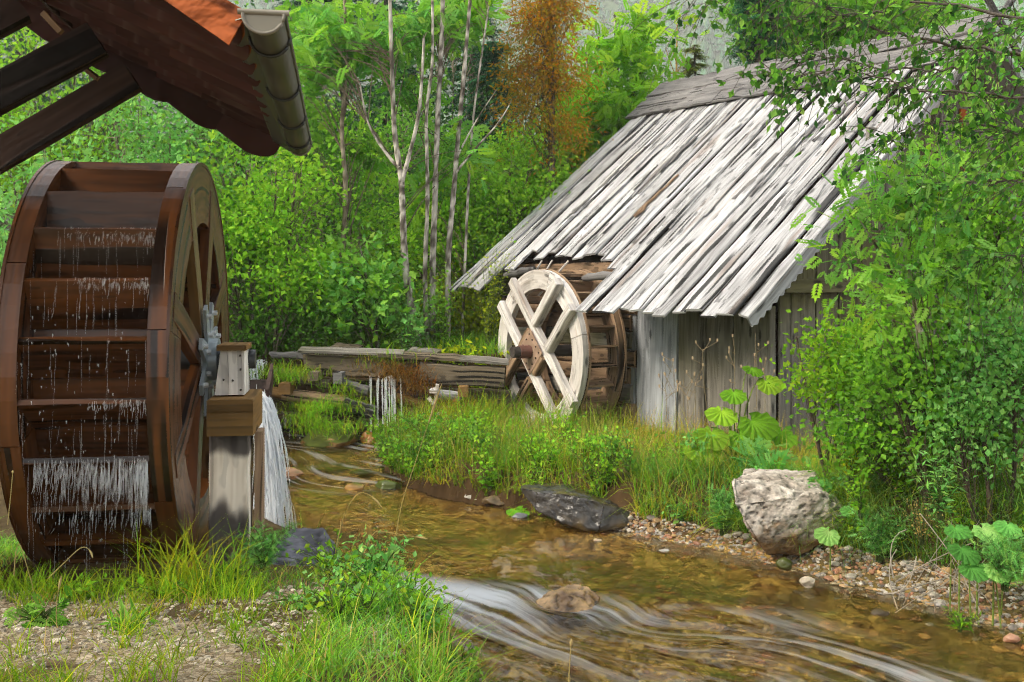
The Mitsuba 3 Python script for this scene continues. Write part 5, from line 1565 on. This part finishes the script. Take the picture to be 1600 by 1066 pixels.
rg = np.random.default_rng(77)
for k in range(64):      # nameless weeds of the bank, alike
    y = rg.uniform(9.75, 12.9)
    x = Rx(np.array(y)) + rg.uniform(.0, 1.3) ** 1.5
    plant('weed', 'leafy green weed growing in the grass of the bank before the hut', 'weed', [x, y, ground_z(x, y)], 16, rg.uniform(.24, .42), rg.uniform(.2, .34), OVATE if k % 3 else LANCE, rg.uniform(.07, .12), GREENS[('fresh', 'mid', 'grass', 'fresh')[k % 4]], 6, 800 + k, group='weeds on the grassy bank')
for k in range(30):
    y = rg.uniform(3.9, 5.3)
    x = Lx(np.array(y)) - rg.uniform(.15, .95)
    plant('weed', 'leafy green weed growing on the edge of the near bank above the water', 'weed', [x, y, ground_z(x, y)], 12, rg.uniform(.10, .2), rg.uniform(.10, .2), OVATE if k % 3 else PINN, rg.uniform(.04, .075), GREENS[('fresh', 'cool', 'grass')[k % 3]], 5, 640 + k, group='weeds on the near bank')
for k in range(22):
    y = rg.uniform(6.3, 8.6)
    x = Rx(np.array(y)) + rg.uniform(.75, 1.4)
    plant('weed', 'leafy green weed in the drooping grass above the gravel bar', 'weed', [x, y, ground_z(x, y)], 12, rg.uniform(.25, .45), rg.uniform(.2, .3), OVATE if k % 3 else LANCE, rg.uniform(.06, .10), GREENS[('fresh', 'cool', 'grass')[k % 3]], 8, 680 + k, group='weeds above the gravel bar', lean=(-.12, -.15, 0))


def big_leaf_plant(key, label, spec, seed, pal, group=None, base=None):
    """A plant of long-stalked round leaves: spec = (pixel x, y, depth, size, tilt) of each leaf."""
    rg = np.random.default_rng(seed)
    k = thing(key, label, 'plant', group)
    for x, y, Y, s, tilt in spec:
        c = at(x, y, Y)
        b = np.array([base[0], base[1], base[2]]) if base is not None else np.array([c[0] + rg.normal(0, .05), c[1] + .05, ground_z(c[0], c[1])])
        put('stalk', tubes(MB(), bez(b[None], np.array([[(b[0] + c[0]) / 2, (b[1] + c[1]) / 2, c[2] + .03]]), c[None], 6), .009 * s / .3 * np.linspace(1.2, .7, 6), 5, (.16, .22, .04)), 'stone', True, k)
        l = MB()
        az = rg.uniform(-.9, .9)
        leaves(l, BROAD, c[None], np.array([[math.sin(az) * .8, -math.cos(az), -.25 - tilt * .3]]), np.array([[rg.normal(0, .2), -tilt, 1.]]), s, tints(rg, 1, pal, .15))
        put('leaf_blade', l, 'leaf', False, k)
    return k


YG = [(.22, .44, .03), (.30, .50, .04), (.18, .40, .03)]
big_leaf_plant('butterbur', 'tall butterbur with big yellow green leaves before the hut wall', [(1168, 650, 10.0, .36, 1.0), (1112, 668, 9.9, .33, 1.), (1088, 692, 9.8, .36, .8), (1150, 672, 9.9, .34, 1.2), (1222, 668, 10.1, .30, .8), (1146, 608, 10.1, .24, 1.), (1193, 590, 10.1, .24, 1.4), (1172, 572, 10.2, .2, .6), (1128, 636, 10.2, .3, .9)], 41, YG, base=[2.2, 10.1, .5])
big_leaf_plant('butterbur', 'group of round leaves at the right edge above the gravel', [(1500, 850, 6.9, .20, .7), (1530, 820, 6.9, .19, .6), (1556, 845, 6.8, .20, .8), (1512, 878, 6.8, .18, .9), (1575, 815, 6.9, .17, .5), (1545, 880, 6.75, .17, .8), (1490, 820, 7.0, .16, .5)], 42, GREENS['cool'])
big_leaf_plant('butterbur', 'round leaves hanging over the right side of the pale boulder', [(1298, 826, 7.95, .18, .8), (1280, 745, 8.6, .2, .9), (1330, 790, 8.2, .16, .8)], 43, GREENS['cool'])
big_leaf_plant('coltsfoot', 'small clump of round bright leaves in the water below the dark boulder', [(806, 795, 10.15, .14, .3), (820, 798, 10.1, .15, .4), (815, 790, 10.3, .1, .3)], 44, [(.20, .52, .04)])
big_leaf_plant('coltsfoot', 'round leaves beside the dark grey rock on the near bank', [(405, 885, 5.7, .14, .7), (410, 905, 5.6, .11, .6), (540, 900, 5.5, .10, .8), (470, 925, 5.2, .09, .8)], 45, [(.17, .46, .04)])
# tall bare weed stalks before the wall
mb = MB()
rg = np.random.default_rng(46)
for x, y in ((1050, 560), (1068, 590), (1098, 545), (1180, 520), (1148, 545), (1195, 555), (1040, 600), (1085, 580)):
    top = at(x, y, 10.6)
    b = np.array([top[0] + rg.normal(.05, .08), 10.55, .45])
    tubes(mb, bez(b[None], (b[None] + top[None]) / 2 + rg.normal(0, .05, 3), top[None], 7), .004 * np.linspace(1, .5, 7), 4, (.22, .17, .09))
    for q in range(5):
        s_ = b + (top - b) * rg.uniform(.6, 1)
        e = s_ + rg.normal(0, .07, 3) + [0, 0, .09]
        tubes(mb, np.array([s_, e]), .0025, 3, (.25, .18, .1))
        tubes(mb, np.array([e, e + [0, 0, .03]]), .009, 4, (.38, .28, .18), caps=True)
tag(put('weed_stalks', mb, 'stone'), 'dry weed stalks with seed heads in front of the hut wall', 'weed', kind='stuff')

# big leaved shrub at the left picture edge
for k, (x, y) in enumerate(((20, 330), (45, 250), (10, 430), (70, 300))):
    c = at(x, y, 10.5)
    plant('maple_shoot', ['big leaved shoot at the left edge beside the near wheel', 'big leaved shoot above the left rim of the near wheel', 'big leaved shoot low at the left edge beside the wheel', 'big leaved shoot just left of the top of the near wheel'][k], 'shrub', [c[0], 10.6, ground_z(c[0], 10.6)], 7, c[2] - ground_z(c[0], 10.6), .5, PALM, .26, GREENS['cool'], 12, 720 + k, stem=.008, group='big leaved shoots at the left edge', start=.35)

# ------------------------------------------------------------------ bushes and overhanging branches on the right
RB = 'bushes on the right bank'
for k, (lab, x, y, Y, rx, rz, n, per, lf, size, pal, ry) in enumerate((
        ('big dense small leaved bush covering the right half of the gable', 1480, 560, 8.0, 150, 170, 620, 11, SIMPLE, .060, 'mid', 130),
        ('small leaved bush with yellow tips before the hut corner', 1325, 580, 8.9, 80, 90, 300, 11, SIMPLE, .055, 'grass', 90),
        ('lower right bush hanging over the drooping grass', 1430, 665, 8.3, 150, 60, 330, 11, SIMPLE, .056, 'mid', 100),
        ('shaded bush at the right edge above the round leaves', 1560, 600, 7.6, 90, 130, 420, 12, OVATE, .052, 'cool', 100),
        ('upright bush at the right edge in front of the gable top', 1540, 330, 8.4, 120, 180, 620, 12, SIMPLE, .055, 'mid', 120))):
    c = at(x, y, Y)
    gz_ = ground_z(c[0], c[1])
    tr_ = [([[c[0] + dx * .3, c[1], gz_ - .1], [c[0] + dx * .7, c[1] - .1, (gz_ + c[2]) / 2], [c[0] + dx, c[1], c[2] + rz * Y / 1600 * .6]], .020, .006) for dx in (-.45, -.2, .1, .4)]
    tree('bush', lab, 'bush', tr_, [blob(x, y, Y, rx, rz, ry), blob(x - rx * .5, y + rz * .35, Y - .2, rx * .6, rz * .55, ry * .7)], n, per, lf, size, GREENS[pal] if pal != 'mid' else GREENS['mid'] + GREENS['grass'][:2], 400 + k, RB, clump=.12, gap=.46, sc=1.8, rb=.007, a=(.10, .07, .05), b=(.04, .03, .02), var=.35)
tree('ash_sapling', 'bright green ash sapling leaning over the right verge of the hut roof', 'sapling', [([at(1470, 800, 8.3), at(1445, 600, 7.9), at(1420, 420, 6.8), at(1400, 300, 6.7)], .022, .008), ([at(1440, 520, 6.9), at(1390, 420, 6.8), at(1340, 340, 6.7)], .012, .005)],
     [blob(1390, 330, 6.7, 85, 75, 70), blob(1350, 400, 6.6, 60, 50, 60), blob(1440, 290, 6.8, 60, 60, 60), blob(1370, 280, 6.7, 50, 30, 50), blob(1420, 440, 6.7, 90, 60, 60)], 170, 3, PINN, .125, GREENS['fresh'] + GREENS['cool'], 420, clump=.14, gap=.36, upw=1.2, rb=.005)


def bough(key, label, lines, seed, leaf, size, pal, sub=.2, per=5, rb=.009, droop=.8, col=(.10, .085, .07)):
    """Overhanging branches: each main line of (pixel x, y, depth) carries drooping twigs with leaves."""
    rg = np.random.default_rng(seed)
    k = thing(key, label, 'branch')
    w, l, tw = MB(), MB(), MB()
    from scipy.interpolate import PchipInterpolator
    for pts, r0, nt, tl in lines:
        p = np.array([at(*q) for q in pts])
        t = np.linspace(0, 1, 24)
        P = PchipInterpolator(np.linspace(0, 1, len(p)), p)(t)
        P[1:-1] += rg.normal(0, .008, (22, 3))
        put('limb', tubes(MB(), P, r0 * np.linspace(1, .25, 24), 6, col), 'stone', True, k)
        s = rg.uniform(.05, 1, nt)
        A = PchipInterpolator(np.linspace(0, 1, len(p)), p)(s)
        dr_ = nrm(P[-1] - P[0])
        D = nrm(dr_ * .5 + rg.normal(0, .55, (nt, 3)) + [0, 0, -droop * .25])
        ln = tl * rg.uniform(.35, 1.2, nt)[:, None]
        C = A + D * ln - np.column_stack([np.zeros((nt, 2)), droop * ln[:, 0] ** 1.3 * .55])
        B = A + D * ln * .6
        S = bez(A, B, C, 7)
        tubes(tw, S, .0032 * np.linspace(1, .4, 7), 3, np.asarray(col) * .8)
        i = np.repeat(np.arange(nt), per)
        q = rg.uniform(.2, 1.02, len(i))[:, None]
        pos = A[i] * (1 - q) ** 2 + 2 * B[i] * q * (1 - q) + C[i] * q ** 2 + rg.normal(0, .012, (len(i), 3))
        d = nrm(2 * (B[i] - A[i]) * (1 - q) + 2 * (C[i] - B[i]) * q) * .4 + rg.normal(0, .6, pos.shape) + [0, 0, -.6]
        leaves(l, leaf, pos, d, nrm(rg.normal(0, .8, pos.shape) + [0, -.4, .5]), size * rg.uniform(.65, 1.2, len(pos)), tints(rg, len(pos), pal, .3))
    put('twig', tw, 'stone', False, k)
    put('foliage', l, 'leaf', False, k)


bough('birch_bough', 'dark birch bough with drooping twigs hanging across the upper right of the roof',
      [(((1720, 130, 5.6), (1590, 86, 5.6), (1455, 66, 5.7), (1341, 32, 5.8), (1250, -10, 5.9)), .013, 55, .5),
       (((1720, 60, 5.2), (1560, 20, 5.3), (1400, 0, 5.5), (1200, -20, 5.7), (1090, -10, 5.8)), .010, 70, .5),
       (((1700, 180, 5.4), (1560, 150, 5.4), (1440, 140, 5.5), (1320, 110, 5.6), (1240, 120, 5.7)), .008, 55, .42),
       (((1500, 110, 5.6), (1400, 110, 5.7), (1290, 90, 5.8), (1200, 120, 5.9)), .006, 38, .35),
       (((1700, 260, 5.5), (1560, 200, 5.6), (1450, 190, 5.7), (1380, 230, 5.8)), .007, 50, .4),
       (((1380, 20, 5.8), (1280, 30, 5.9), (1180, 40, 6.0)), .006, 38, .35)], 500, OVATE, .052, GREENS['mid'] + GREENS['dark'], per=7)
bough('birch_bough', 'leafy twigs hanging at the top right corner against the pale hillside',
      [(((1720, 20, 6.4), (1600, 40, 6.4), (1500, 90, 6.5)), .008, 70, .4), (((1720, 330, 6.4), (1600, 280, 6.5), (1480, 290, 6.6), (1420, 330, 6.6)), .008, 90, .45), (((1720, 430, 6.6), (1580, 400, 6.6), (1480, 430, 6.7)), .008, 70, .45)], 501, OVATE, .055, GREENS['mid'] + GREENS['cool'], per=8)
# dry twigs on the gravel edge
mb = MB()
rg = np.random.default_rng(47)
for k in range(26):
    a = at(rg.uniform(1400, 1560), rg.uniform(800, 900), rg.uniform(7.0, 7.5))
    e = at(rg.uniform(1380, 1560), rg.uniform(900, 960), rg.uniform(6.9, 7.1))
    e[2] = max(ground_z(e[0], e[1]) + .02, e[2])
    tubes(mb, bez(a[None], (a + e)[None] / 2 + rg.normal(0, .08, 3), e[None], 7), rg.uniform(.002, .007) * np.linspace(.6, 1, 7), 4, np.array([.42, .36, .29]) * rg.uniform(.6, 1.2))
tag(put('dry_twigs', mb, 'stone', True), 'bleached dry twigs tangled at the edge of the gravel bar', 'twigs', kind='stuff')
for k, (lab, x, y, Y, n, hg, sp, lf, sz, pal, per) in enumerate((
        ('feathery horsetail right of the pale boulder', 1375, 858, 7.9, 46, .40, .26, SPRIG, .12, 'cool', 11),
        ('drooping leafy shoot before the shaded side of the pale boulder', 1345, 790, 7.8, 14, .36, .2, OVATE, .075, 'fresh', 9),
        ('yellowing leafy shoot above the pale boulder', 1330, 735, 8.2, 14, .34, .22, OVATE, .08, 'yellow', 8),
        ('tuft of green herb growing on the lower gravel bar', 1500, 965, 6.75, 16, .14, .14, LANCE, .09, 'grass', 5),
        ('horsetail clump at the right edge below the round leaves', 1570, 900, 6.7, 40, .34, .22, SPRIG, .12, 'cool', 11),
        ('tall herb with pointed leaves above the round leaves', 1470, 790, 7.2, 26, .5, .35, LANCE, .12, 'cool', 9),
        ('brownish meadow herb gone to seed above the dry twigs', 1440, 830, 7.2, 20, .34, .25, SIMPLE, .03, 'straw', 12))):
    c = at(x, y, Y)
    plant('herb', lab, 'herb', [c[0], c[1], max(ground_z(c[0], c[1]), c[2] - .1)], n, hg, sp, lf, sz, GREENS[pal], per, 360 + k, group='herbs on the right bank')

# ------------------------------------------------------------------ near bank plants
for k, (lab, x, y, Y, n, hg, sp, lf, sz, pal, per) in enumerate((
        ('dense leafy nettle like clump at the lower right corner of the near bank', 590, 1010, 4.75, 40, .30, .24, OVATE, .075, 'cool', 8),
        ('second leafy clump of the near bank, right above the water', 640, 1000, 5.1, 30, .26, .2, OVATE, .07, 'fresh', 7),
        ('willowherb with narrow leaves standing out over the riffle', 600, 925, 5.6, 13, .40, .2, LANCE, .085, 'cool', 14),
        ('feathery horsetail in front of the dark grey rock', 412, 905, 5.5, 36, .24, .18, SPRIG, .085, 'cool', 10),
        ('row of low broad leaves at the left foot of the near wheel', 255, 885, 4.9, 16, .09, .2, OVATE, .075, 'fresh', 4),
        ('low broad leaves in front of the wheel at the left edge', 130, 890, 4.9, 14, .1, .18, OVATE, .07, 'fresh', 4),
        ('low leafy weed right of the bare gravel', 360, 900, 5.2, 26, .12, .25, OVATE, .06, 'grass', 5),
        ('leafy weed at the edge of the bank above the riffle', 520, 930, 5.3, 30, .18, .28, OVATE, .06, 'grass', 6),
        ('dandelion like rosette on the bare gravel', 200, 960, 4.25, 16, .06, .1, LANCE, .13, 'mid', 3),
        ('dark herb at the left edge of the bare gravel', 60, 950, 4.3, 22, .12, .14, PINN, .1, 'mid', 3),
        ('leafy weeds at the bottom of the near bank', 480, 1000, 4.6, 22, .10, .25, OVATE, .055, 'cool', 5))):
    c = at(x, y, Y)
    plant('herb', lab, 'herb', [c[0], c[1], ground_z(c[0], c[1]) - .01], n, hg, sp, lf, sz, GREENS[pal], per, 380 + k, group='herbs on the near bank')
mb = MB()
for pts in (((612, 905, 5.2), (625, 800, 5.2), (650, 720, 5.2), (690, 600, 5.2)), ((560, 900, 5.3), (590, 830, 5.3), (630, 836, 5.3), (668, 842, 5.3)), ((520, 890, 5.4), (540, 800, 5.4), (565, 770, 5.4), (596, 792, 5.4)), ((888, 1090, 4.0), (890, 1040, 4.0), (893, 998, 4.0)),
            ((22, 900, 4.7), (30, 850, 4.7), (48, 905, 4.7), (58, 990, 4.6)), ((75, 905, 4.8), (100, 880, 4.8), (130, 855, 4.8), (145, 872, 4.8)), ((12, 820, 4.8), (18, 760, 4.8), (20, 735, 4.8)), ((95, 1010, 4.2), (88, 960, 4.2), (96, 900, 4.2))):
    p = np.array([at(*q) for q in pts])
    from scipy.interpolate import PchipInterpolator
    P = PchipInterpolator(np.linspace(0, 1, len(p)), p)(np.linspace(0, 1, 14))
    tubes(mb, P, .0028 * np.linspace(1, .5, 14), 4, (.34, .27, .10))
    tubes(mb, P[-3:], [.003, .006, .002], 4, (.40, .30, .13))
tag(put('grass_stalks', mb, 'stone', True), 'long dry grass stalks arching up from the near bank', 'grass', kind='stuff')

# ------------------------------------------------------------------ the damp air that pales the mountainside
scene['haze_air'] = {'type': 'homogeneous', 'albedo': .95, 'sigma_t': .0008}
scene['haze'] = {'type': 'cube', 'to_world': T().translate([0, 500, 135]).scale([1300, 1200, 150]), 'bsdf': {'type': 'null'}, 'interior': {'type': 'ref', 'id': 'haze_air'}}
scene['camera']['medium'] = {'type': 'ref', 'id': 'haze_air'}
tag('haze', 'thin damp haze in the air of the valley', 'haze', kind='stuff')
